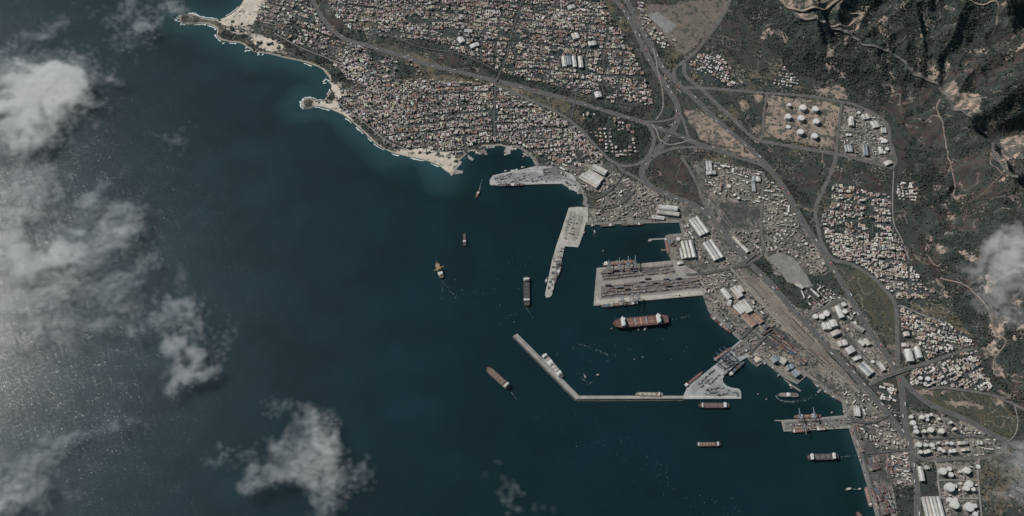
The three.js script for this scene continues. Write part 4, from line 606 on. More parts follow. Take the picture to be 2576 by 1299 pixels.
settle('x', 0, 24, { area: 'b:1520,850 1780,850 1950,1000 1950,1160 1760,1180 1640,1060', town: 'interchange plots', fill: .5, noStreets: true });
settle('x', .3, 22, { area: 'b:200,420 560,480 900,600 880,640 560,580 400,560 300,560', town: 'dry roadside strip', fill: .43, noStreets: true });
settle('x', .4, 22, { area: 'c:100,20 250,40 200,110 160,200 330,260 400,330 330,400 200,300 120,180', town: 'highway plots', fill: .5, noStreets: true, white: .3 });
const nHouse = { house: 300, courtyard_house: 200, apartment_block: 200 }, kindName = (k) => k === 6 ? 'apartment_block' : k >= 4 ? 'courtyard_house' : 'house';
pool.sort((a, b) => b.sort - a.sort);
const crowd = new MB();
for (const q of pool) {
  const name = kindName(q.kind), rc = ROOFS[q.roof], tone = q.wall;
  if (nHouse[name] > 0) {
    nHouse[name]--;
    const [wg, rg] = proto(q.kind), t = thing(name, '', '', q.x, q.y, q.z, q.turn), size = q.w * q.d > 260 ? 'large' : q.w * q.d > 150 ? 'mid-sized' : 'small', form = q.kind === 6 ? 'flat-roofed apartment block' : q.kind === 5 ? 'U-shaped house' : q.kind === 4 ? 'courtyard house' : q.kind === 3 ? 'stepped flat-roofed house' : q.kind === 2 ? 'L-shaped gabled house' : q.kind === 1 ? 'flat-roofed house' : 'gabled house';
    tag(t, `${size} ${q.h > (q.kind === 6 ? 13 : q.kind >= 4 ? 8 : 6.2) ? 'tall' : 'low'} ${ROOFNAME[q.roof]} ${form}, ${spot(q.poly, q.x, q.z)} of the ${q.town}`, name.replace(/_/g, ' '), `houses of the ${q.town}`);
    t.scale.set(q.w, q.h, q.d);
    part(t, 'wall', wg, mat(...[.62, .58, .54].map((v) => +(v * Math.round(tone * 10) / 5).toFixed(3)))); part(t, 'roof', rg, mat(...rc));
  } else { const c = Math.cos(q.turn), s = Math.sin(q.turn); shape(q.kind, crowd, crowd, [.62 * tone * 2, .58 * tone * 2, .54 * tone * 2], rc.map((v) => v * rr(.85, 1.1)), (x, y, z) => [q.x + x * q.w * c + z * q.d * s, q.y + y * q.h, q.z - x * q.w * s + z * q.d * c]); }
}
topmesh('houses', crowd.geo(), painted, 'stuff', 'thousands of small sand-coloured houses packed into the towns', 'houses');

// ---------------------------------------------------------------- small works sheds and yards
const works = [];
function sprinkle(area, n, o = {}) {
  const poly = gpts(area), [x0, z0, x1, z1] = bounds(poly), ang = o.turn ?? 0;
  { const c = Math.cos(ang), s = Math.sin(ang), cx = (x0 + x1) / 2, cz = (z0 + z1) / 2, R = Math.hypot(x1 - x0, z1 - z0) / 2; // yard lanes
    for (const [along, gap] of [[0, 58], [1, 104]]) for (let v = -R + 20; v < R; v += gap * rr(.8, 1.2)) { let run = []; const flush = () => { if (run.length > 5) { markLine(run, 5); topmesh('yard_lane', ribbon(run, [[-2.6, 2.6, pick([[.2, .19, .175], [.12, .12, .12], [.25, .23, .205]])]], .4 + along * .06), roadMat, 'structure', `lane through ${o.where}`); } run = []; }; for (let u = -R; u < R; u += 11) { const [lx, lz] = along ? [v, u] : [u, v], w = 10 * (noise(lx / 70, lz / 70) - .5), x = cx + (lx + w) * c - (lz + w) * s, z = cz + (lx + w) * s + (lz + w) * c; if (inside(poly, x, z) && at(land, x, z) && !at(busy, x, z)) run.push([x, z]); else flush(); } flush(); } }
  for (let k = 0; k < n; k++) {
    const x = rr(x0, x1), z = rr(z0, z1); if (!inside(poly, x, z)) continue;
    const w = (rnd() < .1 ? rr(28, 44) : rr(5, 22)) * (o.size ?? 1) * (.6 + .6 * rnd()), d = rr(5, 12) * (o.size ?? 1); if (!free(x, z, Math.max(w, d) * .44)) continue;
    markDisc(x, z, Math.max(w, d) * .45); works.push({ x, z, y: H(x, z), w, d, poly, h: rr(4, 9), kind: pick([0, 1, 3, 6]), roof: rnd() < (o.white ?? .3) ? 3 : pick([0, 2, 4, 4, 5, 5, 8, 8, 8]), turn: -ang + (rnd() < .3 ? 1.57 : 0) + rr(-.05, .05), where: o.where, sort: w * d * (1 + z / 4000) });
  }
}
sprinkle('e:840,330 1130,330 1180,400 1110,455 1250,560 1290,590 1180,560 1000,470', 260, { turn: .5, where: 'the northern pier works', size: .75 });
sprinkle('e:1300,540 1400,420 1540,480 1600,500 1780,580 1850,650 1790,690 1740,800 1230,830 1250,740', 840, { turn: -.5, where: 'the scrap works', white: .16, size: .72 });
sprinkle('f:700,140 1170,240 1160,560 1100,560 800,480 640,440 560,330', 660, { turn: .25, where: 'the northern works', white: .35, size: .9 });
sprinkle('f:1175,260 1330,400 1500,620 1560,760 1480,900 1180,830', 520, { turn: .2, where: 'the inland carriageway plots', white: .35, size: .85 });
sprinkle('f:840,850 1160,850 1160,1100 1040,1100', 180, { turn: .8, where: 'the works road yards', size: .8 });
sprinkle('f:1180,850 1480,830 1700,1000 1819,1180 1819,1290 1600,1290 1400,1060 1200,1050', 460, { turn: .85, where: 'the grey lot yards', white: .25, size: .8 });
sprinkle('f:340,760 420,740 530,910 640,880 860,1090 900,1200 540,1180 480,1000 340,900', 260, { turn: .9, where: 'the white shed yards', white: .5, size: .6 });
sprinkle('h:60,430 340,400 400,520 230,620 60,640', 140, { turn: .3, where: 'the container pier root', white: .4, size: .6 });
sprinkle('h:60,660 220,700 320,900 620,1080 560,1180 440,1110 150,880', 240, { turn: .85, where: 'the brown shed quay', size: .6, white: .3 });
sprinkle('h:540,600 700,720 900,900 860,1000 640,880 560,760', 140, { turn: .85, where: 'the seaward rail strip', white: .5, size: .65 });
sprinkle('h:1100,620 1300,830 1440,800 1360,640 1260,560', 120, { turn: .85, where: 'the dark lower yard', size: .8 });
sprinkle('n:150,300 330,380 400,420 230,470 100,400', 180, { turn: .9, where: 'the upper storage plots', white: .4, size: .7 });
sprinkle('n:260,470 400,430 740,960 780,1050 600,1140 500,900', 260, { turn: .95, where: 'the inland storage row', white: .45, size: .75 });
sprinkle('d:330,800 500,830 640,920 680,1130 670,1180 300,1120', 460, { turn: .1, where: 'the refinery', white: .45, size: .5 });
sprinkle('j:1090,330 1230,240 1300,300 1440,470 1380,520 1250,420', 100, { turn: .8, where: 'the grey pier quay', white: .3, size: .6 });
sprinkle('j:660,640 800,580 880,640 760,800 640,880 470,930 560,840', 56, { turn: -.7, where: 'the pale grey pier', white: .5, size: .6 });
sprinkle('k:720,330 850,340 1060,560 950,560 740,410', 120, { turn: .8, where: 'the rail yard quay', white: .4, size: .6 });
sprinkle('k:860,310 930,360 1070,540 1030,550 900,420', 120, { turn: .9, where: 'the rail end strip', white: .7, size: .8 });
sprinkle('k:1060,440 1190,490 1240,770 1000,790 850,600 1000,570', 520, { turn: .3, where: 'the southern works', white: .3, size: .7 });
sprinkle('k:1060,830 1240,810 1260,1040 1130,1050', 300, { turn: .2, where: 'the pale inland yard', white: .5, size: .7 });
sprinkle('l:1020,830 1420,800 1420,1290 1100,1290', 100, { turn: .1, where: 'the walled tank plots', white: .4, size: .55 });
sprinkle('l:790,360 1000,370 1640,640 1430,750 900,750', 280, { turn: .1, where: 'the tank district', white: .4, size: .6 });
sprinkle('l:1200,440 1640,620 1640,690 1440,750 1300,600', 180, { turn: .1, where: 'the tank district point', white: .4, size: .75 });
works.sort((a, b) => b.sort - a.sort);
{
  const mb = new MB(); let left = 300;
  for (const q of works) {
    const rc = ROOFS[q.roof];
    if (left-- > 0) { const [wg, rg] = proto(q.kind), t = thing('works_shed', `${q.w * q.d > 260 ? 'large' : q.w * q.d > 130 ? 'mid-sized' : 'small'} ${ROOFNAME[q.roof]} shed, ${spot(q.poly, q.x, q.z)} of ${q.where}`, 'shed', q.x, q.y, q.z, q.turn, `sheds in ${q.where}`); t.scale.set(q.w, q.h, q.d); part(t, 'wall', wg, mat(.42, .39, .36)); part(t, 'roof', rg, mat(...rc)); }
    else { const c = Math.cos(q.turn), s = Math.sin(q.turn); shape(q.kind, mb, mb, [.42, .39, .36], rc, (x, y, z) => [q.x + x * q.w * c + z * q.d * s, q.y + y * q.h, q.z - x * q.w * s + z * q.d * c]); }
  }
  if (mb.p.length) topmesh('works_huts', mb.geo(), painted, 'stuff', 'scattered small huts and sheds of the port works', 'huts');
}
// shipping containers: stacks that one can tell apart, and the rest of the yard
const BOXC = [[.2, .1, .082], [.16, .085, .072], [.22, .145, .115], [.14, .14, .155], [.25, .21, .18], [.1, .14, .18], [.36, .32, .285], [.14, .075, .068], [.16, .13, .112]];
const boxGeo = new THREE.BoxGeometry(12.2, 2.6, 2.5).translate(0, 1.3, 0);
const heap = [];
let stacks = 0;
function containerYard(area, ang, where, density = .7, rows = 7.5) {
  const poly = gpts(area), [x0, z0, x1, z1] = bounds(poly), cx = (x0 + x1) / 2, cz = (z0 + z1) / 2, R = Math.hypot(x1 - x0, z1 - z0) / 2, c = Math.cos(ang), s = Math.sin(ang);
  let iv = -1; for (let v = -R; v < R; v += rows) { let iu = -1, any = false; for (let u = -R; u < R; u += 27) {
    const x = cx + u * c - v * s, z = cz + u * s + v * c; if (!inside(poly, x, z) || rnd() > density || noise(x / 40 + 9, z / 40) > .7) continue; if (!any) { any = true; iv++; } iu++;
    const y = (P3.userData.poly && inside(P3.userData.poly, x, z) ? 4.35 : inside(P5.userData.poly, x, z) ? 4.35 : H(x, z)) + .3, tall = 1 + Math.floor(rnd() * 3.4), tone = pick(BOXC);
    if (stacks < 260) {
      stacks++; const t = thing('container_stack', `${tone[0] > .25 && tone[1] < .12 ? 'red' : tone[2] > tone[0] ? 'blue-grey' : tone[0] > .3 ? 'pale' : 'rust brown'} container stack, ${['one', 'two', 'three', 'four'][tall - 1]} high, ${nth(iu)} in the ${nth(iv)} row, ${where}`, 'container stack', x, y, z, -ang, `container stacks in ${where}`);
      for (let k = 0; k < tall; k++) for (const [px, pz] of [[-6.3, -1.35], [6.3, -1.35], [-6.3, 1.35], [6.3, 1.35]]) { if (k && rnd() < .2) continue; const m = part(t, 'container', boxGeo, mat(...(rnd() < .6 ? tone : pick(BOXC)), .7)); m.position.set(px, k * 2.62, pz); }
    } else for (let k = 0; k < tall; k++) for (const [px, pz] of [[-6.3, -1.35], [6.3, -1.35], [-6.3, 1.35], [6.3, 1.35]]) heap.push([x + px * c - pz * s, y + k * 2.62, z + px * s + pz * c, -ang, rnd() < .6 ? tone : pick(BOXC)]);
  } }
}
containerYard('k:905,840 940,830 1010,840 1045,1000 950,1010 920,940', 1.32, 'southern quay yard', .97, 6.6);
containerYard('k:945,1070 1080,1080 1130,1290 1000,1290', 1.32, 'lowest quay yard', .9, 7);
containerYard('j:1370,300 1450,230 1560,330 1850,560 1800,640 1640,520 1420,380', .72, 'quay and rail yard', .9, 7.4);
containerYard('h:680,1090 860,960 900,1000 760,1120 720,1150', -.6, 'brown sheds yard', .8);
containerYard('g:320,600 700,580 700,690 330,705', -.1, 'outer container pier', .55, 9);
containerYard('g:700,500 1400,470 1420,600 720,640', -.1, 'mid container pier', .33, 12);
containerYard('g:330,400 760,380 760,440 340,500', -.1, 'upper container pier', .3, 11);
containerYard('k:800,600 880,590 980,790 850,790', 1.3, 'brown-grey pier yard', .45, 9);
containerYard('k:1060,840 1230,820 1250,960 1080,1000', 1.45, 'pale inland yard', .6, 9);
if (heap.length) { const im = new THREE.InstancedMesh(boxGeo, mat(1, 1, 1, .7), heap.length), o = new THREE.Object3D(); heap.forEach(([x, y, z, a, c], i) => { o.position.set(x, y, z); o.rotation.y = a; o.updateMatrix(); im.setMatrixAt(i, o.matrix); im.setColorAt(i, new THREE.Color().setRGB(...c)); }); im.name = 'shipping_containers'; im.castShadow = im.receiveShadow = true; tag(im, 'rows of rust and grey shipping containers filling the yards', 'containers', null, 'stuff'); scene.add(im); }

// loads, trailers and dark goods left about on the piers and quays
{
  const mb = new MB(), drop = (area, n, big, tones) => { const p = pts(area), [x0, z0, x1, z1] = bounds(p); let k = 0, guard = 0; const dir = Math.atan2(p[1][1] - p[0][1], p[1][0] - p[0][0]); while (k < n && guard++ < n * 30) { const e = Math.floor(rr(-9, 9)) * 15 + rr(-1.5, 1.5), l = rr(-.75, .75) * Math.max(x1 - x0, z1 - z0), mx = (x0 + x1) / 2, mz = (z0 + z1) / 2, x = mx + l * Math.cos(dir) - e * Math.sin(dir), z = mz + l * Math.sin(dir) + e * Math.cos(dir); if (!inside(p, x, z) || noise(l / 30 + 4, e / 4) < .5) continue; k++; const w = rr(3, 11) * big, d = rr(2, 4.5) * big, h = rr(1, 4.5), a = dir + (rnd() < .25 ? 1.57 : 0) + rr(-.1, .1), c = Math.cos(a), s = Math.sin(a), t = pick(tones); mb.box(-w / 2, 0, -d / 2, w / 2, h, d / 2, t, t.map((v) => v * 1.1), (q, y, r) => [x + q * c - r * s, 4.2 + y, z + q * s + r * c]); } };
  const DARK = [[.06, .07, .08], [.1, .1, .105], [.16, .15, .145], [.3, .29, .28]], MIX = [[.07, .075, .085], [.2, .12, .095], [.28, .25, .22], [.13, .12, .115], [.5, .48, .45], [.17, .09, .075]];
  drop('e:380,450 470,425 740,405 800,430 980,440 960,490 760,490 400,505', 74, 1.1, DARK); drop('e:800,390 990,380 1000,420 820,430', 31, 1.5, DARK); drop('e:980,470 1180,570 1160,600 1000,500', 24, .9, MIX);
  drop('e:1010,760 1150,790 1100,990 990,990', 37, .9, DARK); drop('e:950,1060 985,1060 930,1290 900,1290', 43, .9, DARK); drop('U:1392,655 1412,655 1388,735 1378,735', 49, 1.1, DARK);
  drop('g:300,400 1130,310 1150,410 330,500', 148, 1, MIX); drop('g:300,580 1430,470 1430,580 310,700', 260, 1, MIX); const MAUVE = [[.14, .115, .115], [.19, .15, .135], [.11, .1, .11], [.23, .195, .17], [.16, .12, .11]]; drop('g:300,400 1130,310 1150,410 330,500', 420, 1.3, MAUVE); drop('g:300,580 1430,470 1430,580 310,700', 760, 1.3, MAUVE); drop('h:700,640 900,860 1000,1000 960,1010 840,880 660,680', 120, .9, MIX); drop('g:300,740 700,700 1400,640 1400,655 300,770', 37, .8, MIX);
  drop('j:640,720 800,570 1000,520 900,690 760,800 560,880 470,930', 93, 1.15, DARK); drop('j:800,500 960,430 1060,560 900,640', 93, 1.3, DARK); drop('j:980,400 1100,350 1150,430 1040,500', 37, 1, MIX); drop('j:640,890 820,860 1030,930 1020,960 640,960', 80, 1.2, DARK); drop('j:1140,520 1220,480 1300,560 1230,610', 31, .9, DARK);
  drop('k:280,560 780,540 780,600 280,625', 105, .9, MIX); drop('g:1480,680 1540,700 1620,860 1560,840', 24, .8, MIX); drop('f:20,730 300,715 300,745 10,745', 31, .8, MIX); drop('e:1190,820 1700,800 1900,830 1200,850', 74, .8, MIX);
  drop('k:780,620 830,780 850,780 810,620', 60, .8, MIX); drop('k:840,830 900,1000 920,1000 870,830', 70, .8, MIX); drop('k:930,1080 985,1290 1000,1290 950,1080', 60, .8, MIX); drop('k:460,220 520,250 700,380 690,400 600,350 500,270', 90, .9, MIX);
  topmesh('stored_goods', mb.geo(), painted, 'stuff', 'loose cargo, trailers and dark goods set down on the piers and quays', 'cargo');
}
// ---------------------------------------------------------------- vehicles
const beam = (name, t, geo, m, x = 0, y = 0, z = 0) => { const q = part(t, name, geo, m); q.position.set(x, y, z); return q; };
function follow(p, at01) { const i = clamp(Math.floor(at01 * (p.length - 1)), 0, p.length - 2), [ax, az] = p[i], [bx, bz] = p[i + 1]; return [ax, az, Math.atan2(-(bz - az), bx - ax), Math.hypot(bx - ax, bz - az)]; }
const cabG = new THREE.BoxGeometry(2.6, 3, 2.5).translate(6.8, 1.9, 0), loadG = new THREE.BoxGeometry(11.5, 3.4, 2.6).translate(-.6, 2.4, 0), chassisG = new THREE.BoxGeometry(14, .6, 2.2).translate(0, .6, 0);
for (const [p, n, w, where] of [[R2, 44, 7, 'the widest carriageway'], [R3, 34, 6, 'the inland carriageway'], [R1, 24, 5, 'the coastal carriageway']]) for (let k = 0; k < n; k++) {
  const f = (k + rr(.1, .9)) / n, [x, z, a] = follow(p, f), side = rnd() < .5 ? 1 : -1, off = side * w * rr(.7, 1.3), px = x + Math.sin(a) * off, pz = z + Math.cos(a) * off, tone = pick([['white', .62, .6, .58], ['beige', .5, .45, .38], ['pale grey', .5, .5, .5], ['dark blue', .06, .09, .16], ['red', .35, .07, .05]]);
  const t = thing('lorry', `${tone[0]} lorry, ${nth(Math.floor(k / 4))} ${['quarter', 'cluster'][1]} from the far end of ${where}, ${side > 0 ? 'seaward' : 'inland'} side, ${['leading', 'second', 'third', 'trailing'][k % 4]}`, 'lorry', px, H(px, pz) + 3.2 - 2.2, pz, side > 0 ? a : a + Math.PI, `lorries on ${where}`);
  part(t, 'chassis', chassisG, mat(.06, .06, .06)); part(t, 'trailer', loadG, mat(...tone.slice(1), .6)); part(t, 'cab', cabG, mat(.6, .6, .6, .5));
}
const wagG = new THREE.BoxGeometry(13.5, 2.6, 2.9).translate(0, 2.6, 0), bogG = new THREE.BoxGeometry(2.6, 1, 2.4);
for (let tr = 0; tr < 12; tr++) { const line = tr % 12, p = tracks[line], start = rr(.12, .7), n = 4 + Math.floor(rnd() * 7), tone = pick([['rust brown', .17, .115, .09], ['dark grey', .1, .1, .11], ['pale grey', .36, .34, .32], ['dusty brown', .2, .15, .125]]); let run = 0, f = start; for (let k = 0; k < n; k++) { const i = f * (p.length - 1), [x, z, a, l] = follow(p, f); const j = i - Math.floor(i), q = p[Math.min(p.length - 1, Math.floor(i) + 1)], px = lerp(x, q[0], j), pz = lerp(z, q[1], j); if (f > .92) break; const t = thing('freight_wagon', `${nth(k)} wagon of a ${tone[0]} train on the ${nth(line)} track of the rail yard`, 'freight wagon', px, H(px, pz) + .9, pz, a, 'freight wagons in the rail yard'); part(t, 'body', wagG, mat(...tone.slice(1))); beam('bogie', t, bogG, mat(.05, .05, .05), -4.5, .7); beam('bogie', t, bogG, mat(.05, .05, .05), 4.5, .7); f += 15.2 / (l || 15) / (p.length - 1); } }

// ---------------------------------------------------------------- ships
const hullTone = { red: [.2, .07, .055], brown: [.15, .085, .066], dark: [.055, .05, .055], grey: [.2, .2, .21], pale: [.5, .46, .4], tan: [.48, .39, .26], pink: [.42, .2, .165], white: [.6, .58, .55] };
const LIGHT = [.6, .59, .575];
function ship(stern, bow, B, o, label, group) {
  const a = flat(...sheet(stern)[0]), b = flat(...sheet(bow)[0]), L = Math.hypot(b[0] - a[0], b[1] - a[1]), F = o.free ?? Math.min(11, 2.5 + B * .22);
  const t = thing(o.name ?? 'cargo_ship', label, o.kind ?? 'ship', (a[0] + b[0]) / 2, 0, (a[1] + b[1]) / 2, Math.atan2(-(b[1] - a[1]), b[0] - a[0]), group);
  const dull = (c) => { const m = (c[0] + c[1] + c[2]) / 3; return c.map((v) => (m + (v - m) * .72) * .74); }, hc = dull(hullTone[o.hull ?? 'brown']), dc = dull(o.deck ?? [.3, .13, .095]), n = 22, rim = (s, y) => { const u = s * 2 - 1; let w = 1; if (s > .8) w = Math.sqrt(Math.max(0, 1 - ((s - .8) / .2) ** 2)); else if (s < .12) w = (o.round ? Math.sqrt(Math.max(0, 1 - ((.12 - s) / .12) ** 2)) : .72 + .28 * s / .12); return [u * L / 2 * (y < 1 ? .965 : 1), w * B / 2 * (y < 1 ? .9 : 1)]; };
  const hull = new MB(), deck = new MB(), bul = new MB(), one = [1, 1, 1];
  for (let k = 0; k < n; k++) {
    const s0 = k / n, s1 = (k + 1) / n; const up = (s) => F + (s > .86 ? (s - .86) / .14 * F * .22 : 0);
    for (const d of [1, -1]) { const [x0, w0] = rim(s0, 9), [x1, w1] = rim(s1, 9), [x2, w2] = rim(s0, 0), [x3, w3] = rim(s1, 0); hull.quad([x2, -3, w2 * d], [x3, -3, w3 * d], [x1, up(s1), w1 * d], [x0, up(s0), w0 * d], one); bul.quad([x0, up(s0), w0 * d], [x1, up(s1), w1 * d], [x1, up(s1) + 1.1, w1 * d], [x0, up(s0) + 1.1, w0 * d], one); bul.quad([x0, up(s0) + 1.1, w0 * d], [x1, up(s1) + 1.1, w1 * d], [x1, up(s1) + 1.1, w1 * d * .95], [x0, up(s0) + 1.1, w0 * d * .95], one); deck.quad([x0, up(s0), 0], [x1, up(s1), 0], [x1, up(s1), w1 * d], [x0, up(s0), w0 * d], one); }
  }
  { const [x0, w0] = rim(0, 9), [x2, w2] = rim(0, 0); hull.quad([x2, -3, -w2], [x2, -3, w2], [x0, F, w0], [x0, F, -w0], one); }
  part(t, 'hull', hull.geo(), mat(...hc, .6)); part(t, 'bulwark', bul.geo(), mat(...hc.map((v) => Math.min(.8, v * 1.25 + .03)), .6)); part(t, 'deck', deck.geo(), roofMat(...dc));
  const block = (name, x, y, z, lx, ly, lz, c, parent = t) => part(parent, name, new THREE.BoxGeometry(lx, ly, lz).translate(x, y + ly / 2, z), mat(...c, .65));
  for (const [f, tall, len] of o.castles ?? [[.12, 1, .09]]) {
    const x = (f - .5) * L, lx = L * len, h = (o.house ?? B * .5) * tall, g = new THREE.Group(); g.name = 'superstructure'; t.add(g);
    block('lower_house', x, F, 0, lx, h * .6, B * .86, LIGHT, g); block('upper_house', x + lx * .06, F + h * .6, 0, lx * .7, h * .3, B * .74, LIGHT, g); block('bridge_wing', x + lx * .16, F + h * .84, 0, lx * .3, h * .12, B * 1.0, LIGHT, g); block('window_band', x + lx * .415, F + h * .7, 0, .3, h * .12, B * .7, [.05, .07, .09], g);
    const fun = part(g, 'funnel', new THREE.CylinderGeometry(lx * .1, lx * .13, h * .55, 10).translate(x - lx * .25, F + h * .85, 0), mat(...(o.funnel ?? [.14, .12, .12]))); part(g, 'mast', new THREE.CylinderGeometry(.35, .6, h * .8, 6).translate(x + lx * .15, F + h * 1.3, 0), mat(.7, .7, .68));
  }
  const c0 = o.hold?.[0] ?? .24, c1 = o.hold?.[1] ?? .88, nh = o.hatches ?? 5;
  for (let k = 0; k < nh; k++) { const step = (c1 - c0) / nh, x = (c0 + (k + .5) * step - .5) * L, c = o.boxes ? pick(BOXC) : dull(o.cover ?? [.26, .17, .14]); const hb = block(o.boxes ? 'container_bay' : 'hatch_cover', x, F, 0, step * L * .78, o.boxes ? rr(3, 7) : 1.6, B * .66, c); }
  if (o.pipes) for (const z of [-.09, 0, .09]) block('deck_pipe', (c0 + c1 - 1) / 2 * L, F + .8, z * B, (c1 - c0) * L, .8, B * .035, [.45, .25, .17]);
  if (o.pipes) for (let k = 0; k < 3; k++) { const x = (lerp(c0, c1, .3 + .2 * k) - .5) * L; block('manifold', x, F, 0, L * .02, 2.4, B * .8, pick([[.5, .5, .5], [.45, .25, .15], [.25, .25, .27]])); }
  for (const f of o.cranes ?? []) { const x = (f - .5) * L, h = B * .75, g = new THREE.Group(); g.name = 'deck_crane'; t.add(g); part(g, 'post', new THREE.CylinderGeometry(.9, 1.2, h, 8).translate(x, F + h / 2, 0), mat(.62, .58, .5)); const j = part(g, 'jib', new THREE.BoxGeometry(B * .9, .9, .9).translate(B * .45, 0, 0), mat(.62, .58, .5)); j.position.set(x, F + h, 0); j.rotation.set(0, rr(-.6, .6), .5); }
  part(t, 'foremast', new THREE.CylinderGeometry(.3, .5, B * .45, 6).translate(L * .43, F + B * .22, 0), mat(.7, .7, .68));
  part(t, 'forecastle', new THREE.CylinderGeometry(B * .2, B * .24, 1.4, 12).translate(L * .4, F + 1, 0), mat(...dc.map((v) => v * .8)));
  return t;
}
ship('U:1680,806', 'U:1539,819', 44, { hull: 'red', deck: [.25, .105, .078], free: 15, castles: [[.17, 1, .075], [.8, 1, .075]], house: 19, hold: [.24, .74], hatches: 4, cover: [.3, .13, .09], pipes: true }, 'largest ship, a red tanker with two white castles lying in the main basin');
ship('U:1325,771', 'U:1324,697', 27, { hull: 'dark', deck: [.14, .095, .09], castles: [[.86, .9, .09], [.18, .5, .07]], hatches: 5, cover: [.1, .08, .08] }, 'dark freighter with its white bridge forward, beside the tip of the long pale pier');
ship('U:1281,979', 'U:1224,927', 27, { hull: 'brown', deck: [.3, .15, .11], castles: [[.12, .9, .09]], hatches: 5, cover: [.27, .17, .125] }, 'red-brown freighter outside the breakwater');
ship('U:1413,951', 'U:1365,893', 25, { hull: 'white', deck: [.5, .45, .38], castles: [[.14, .7, .14], [.6, .5, .16], [.9, .6, .1]], hatches: 2, hold: [.25, .5], cover: [.6, .55, .48] }, 'white ship with three deckhouses moored along the slanting breakwater');
ship('U:1667,994', 'U:1597,993', 16, { hull: 'tan', deck: [.5, .4, .27], castles: [[.12, .7, .06]], hatches: 4, cover: [.55, .46, .33], cranes: [.75] }, 'sand-coloured barge moored along the straight breakwater');
ship('U:1834,1022', 'U:1756,1022', 22, { hull: 'grey', deck: [.26, .13, .11], castles: [[.13, .8, .1], [.86, .6, .04]], hatches: 5, cover: [.24, .13, .12] }, 'freighter with a pale bow just outside the arrow-shaped pier');
ship('U:1112,701', 'U:1098,663', 22, { name: 'dredger', kind: 'dredger', hull: 'dark', deck: [.36, .26, .13], castles: [[.25, .6, .2]], hatches: 2, hold: [.45, .9], cover: [.4, .29, .14], funnel: [.5, .36, .1] }, 'yellow dredger with a cross boom out at sea');
ship('U:1169,621', 'U:1168,588', 14, { hull: 'dark', deck: [.12, .1, .1], castles: [[.35, .7, .16]], hatches: 2, hold: [.5, .9], cover: [.16, .13, .12] }, 'small dark coaster with a white cabin, out at sea near the dredger');
ship('U:1205,482', 'U:1197,500', 11, { name: 'motor_boat', kind: 'boat', hull: 'red', deck: [.34, .12, .1], castles: [[.3, .8, .25]], hatches: 1 }, 'small red boat trailing a straight wake toward the open sea');
ship('U:2108,1150', 'U:2027,1153', 26, { hull: 'dark', deck: [.15, .12, .11], castles: [[.14, .9, .09], [.82, .9, .09]], hatches: 3, hold: [.24, .74], cover: [.17, .13, .12] }, 'dark ship with two white castles off the southern container quay');
ship('U:1812,1119', 'U:1751,1120', 18, { hull: 'brown', deck: [.22, .14, .11], castles: [[.1, .7, .07], [.9, .5, .05]], hatches: 5, cover: [.33, .2, .14] }, 'brown bulk carrier in open water below the arrow-shaped pier');
ship('U:2008,996', 'U:1957,995', 17, { hull: 'white', deck: [.34, .25, .2], castles: [[.5, .6, .2]], hatches: 2, hold: [.65, .9], cover: [.4, .3, .24] }, 'small pale ship turning in the southern basin, foam at its bow');
ship('U:2064,1048', 'U:1994,1051', 17, { hull: 'brown', deck: [.34, .17, .11], castles: [[.28, .9, .1], [.66, .5, .08]], hatches: 4, cover: [.4, .2, .13], cranes: [.5] }, 'orange-decked ship moored on the upper side of the brown-grey pier');
ship('U:1991,1087', 'U:2033,1084', 14, { hull: 'red', deck: [.36, .16, .12], castles: [[.15, .5, .1]], hatches: 5, cover: [.45, .2, .15] }, 'long red barge moored on the lower side of the brown-grey pier');
ship('U:2053,1082', 'U:2078,1080', 12, { hull: 'red', deck: [.38, .24, .18], castles: [[.2, .6, .2]], hatches: 2, cover: [.48, .38, .3] }, 'short red barge moored on the lower side of the brown-grey pier');
ship('U:1516,667', 'U:1598,660', 18, { hull: 'pale', deck: [.34, .2, .16], castles: [[.1, 1, .1]], hatches: 5, cover: [.4, .17, .12], cranes: [.35, .55, .75] }, 'pale ship with red hatches moored at the upper side of the container pier');
ship('U:1601,763', 'U:1510,773', 16, { hull: 'grey', deck: [.24, .2, .19], castles: [[.68, .6, .07], [.1, .4, .06]], hatches: 5, boxes: true, cover: [.3, .2, .17] }, 'slim container ship moored at the lower side of the container pier');
ship('U:1806,812', 'U:1786,795', 14, { hull: 'red', deck: [.36, .13, .12], castles: [[.5, .6, .2]], hatches: 2 }, 'upper of two red ships at the quay below the white halls');
ship('U:1839,838', 'U:1806,813', 14, { hull: 'red', deck: [.36, .14, .12], castles: [[.75, .5, .1]], hatches: 3, cover: [.45, .25, .2] }, 'lower of two red ships at the quay below the white halls');
ship('U:1838,877', 'U:1794,909', 14, { hull: 'red', deck: [.38, .17, .13], castles: [[.9, .4, .06]], hatches: 5, cover: [.46, .2, .15] }, 'red barge at the landward half of the arrow-shaped pier');
ship('U:1723,973', 'U:1767,937', 13, { hull: 'red', deck: [.28, .12, .1], castles: [[.07, .9, .13]], hatches: 4, cover: [.3, .14, .12] }, 'red ship with a white stern house at the arrow-shaped pier');
ship('U:1834,946', 'U:1871,912', 13, { hull: 'dark', deck: [.3, .27, .25], castles: [[.12, .6, .14], [.8, .6, .14]], hatches: 3, boxes: true }, 'cluttered dark ship moored on the sheltered side of the arrow-shaped pier');
ship('U:1401,697', 'U:1410,672', 11, { hull: 'pink', deck: [.5, .42, .36], castles: [[.5, .6, .3]], hatches: 1 }, 'upper of two small ships moored at the narrow end of the long pale pier', 'small ships at the long pale pier');
ship('U:1389,719', 'U:1397,698', 10, { hull: 'pink', deck: [.42, .33, .28], castles: [[.3, .6, .25]], hatches: 2 }, 'lower of two small ships moored at the narrow end of the long pale pier', 'small ships at the long pale pier');
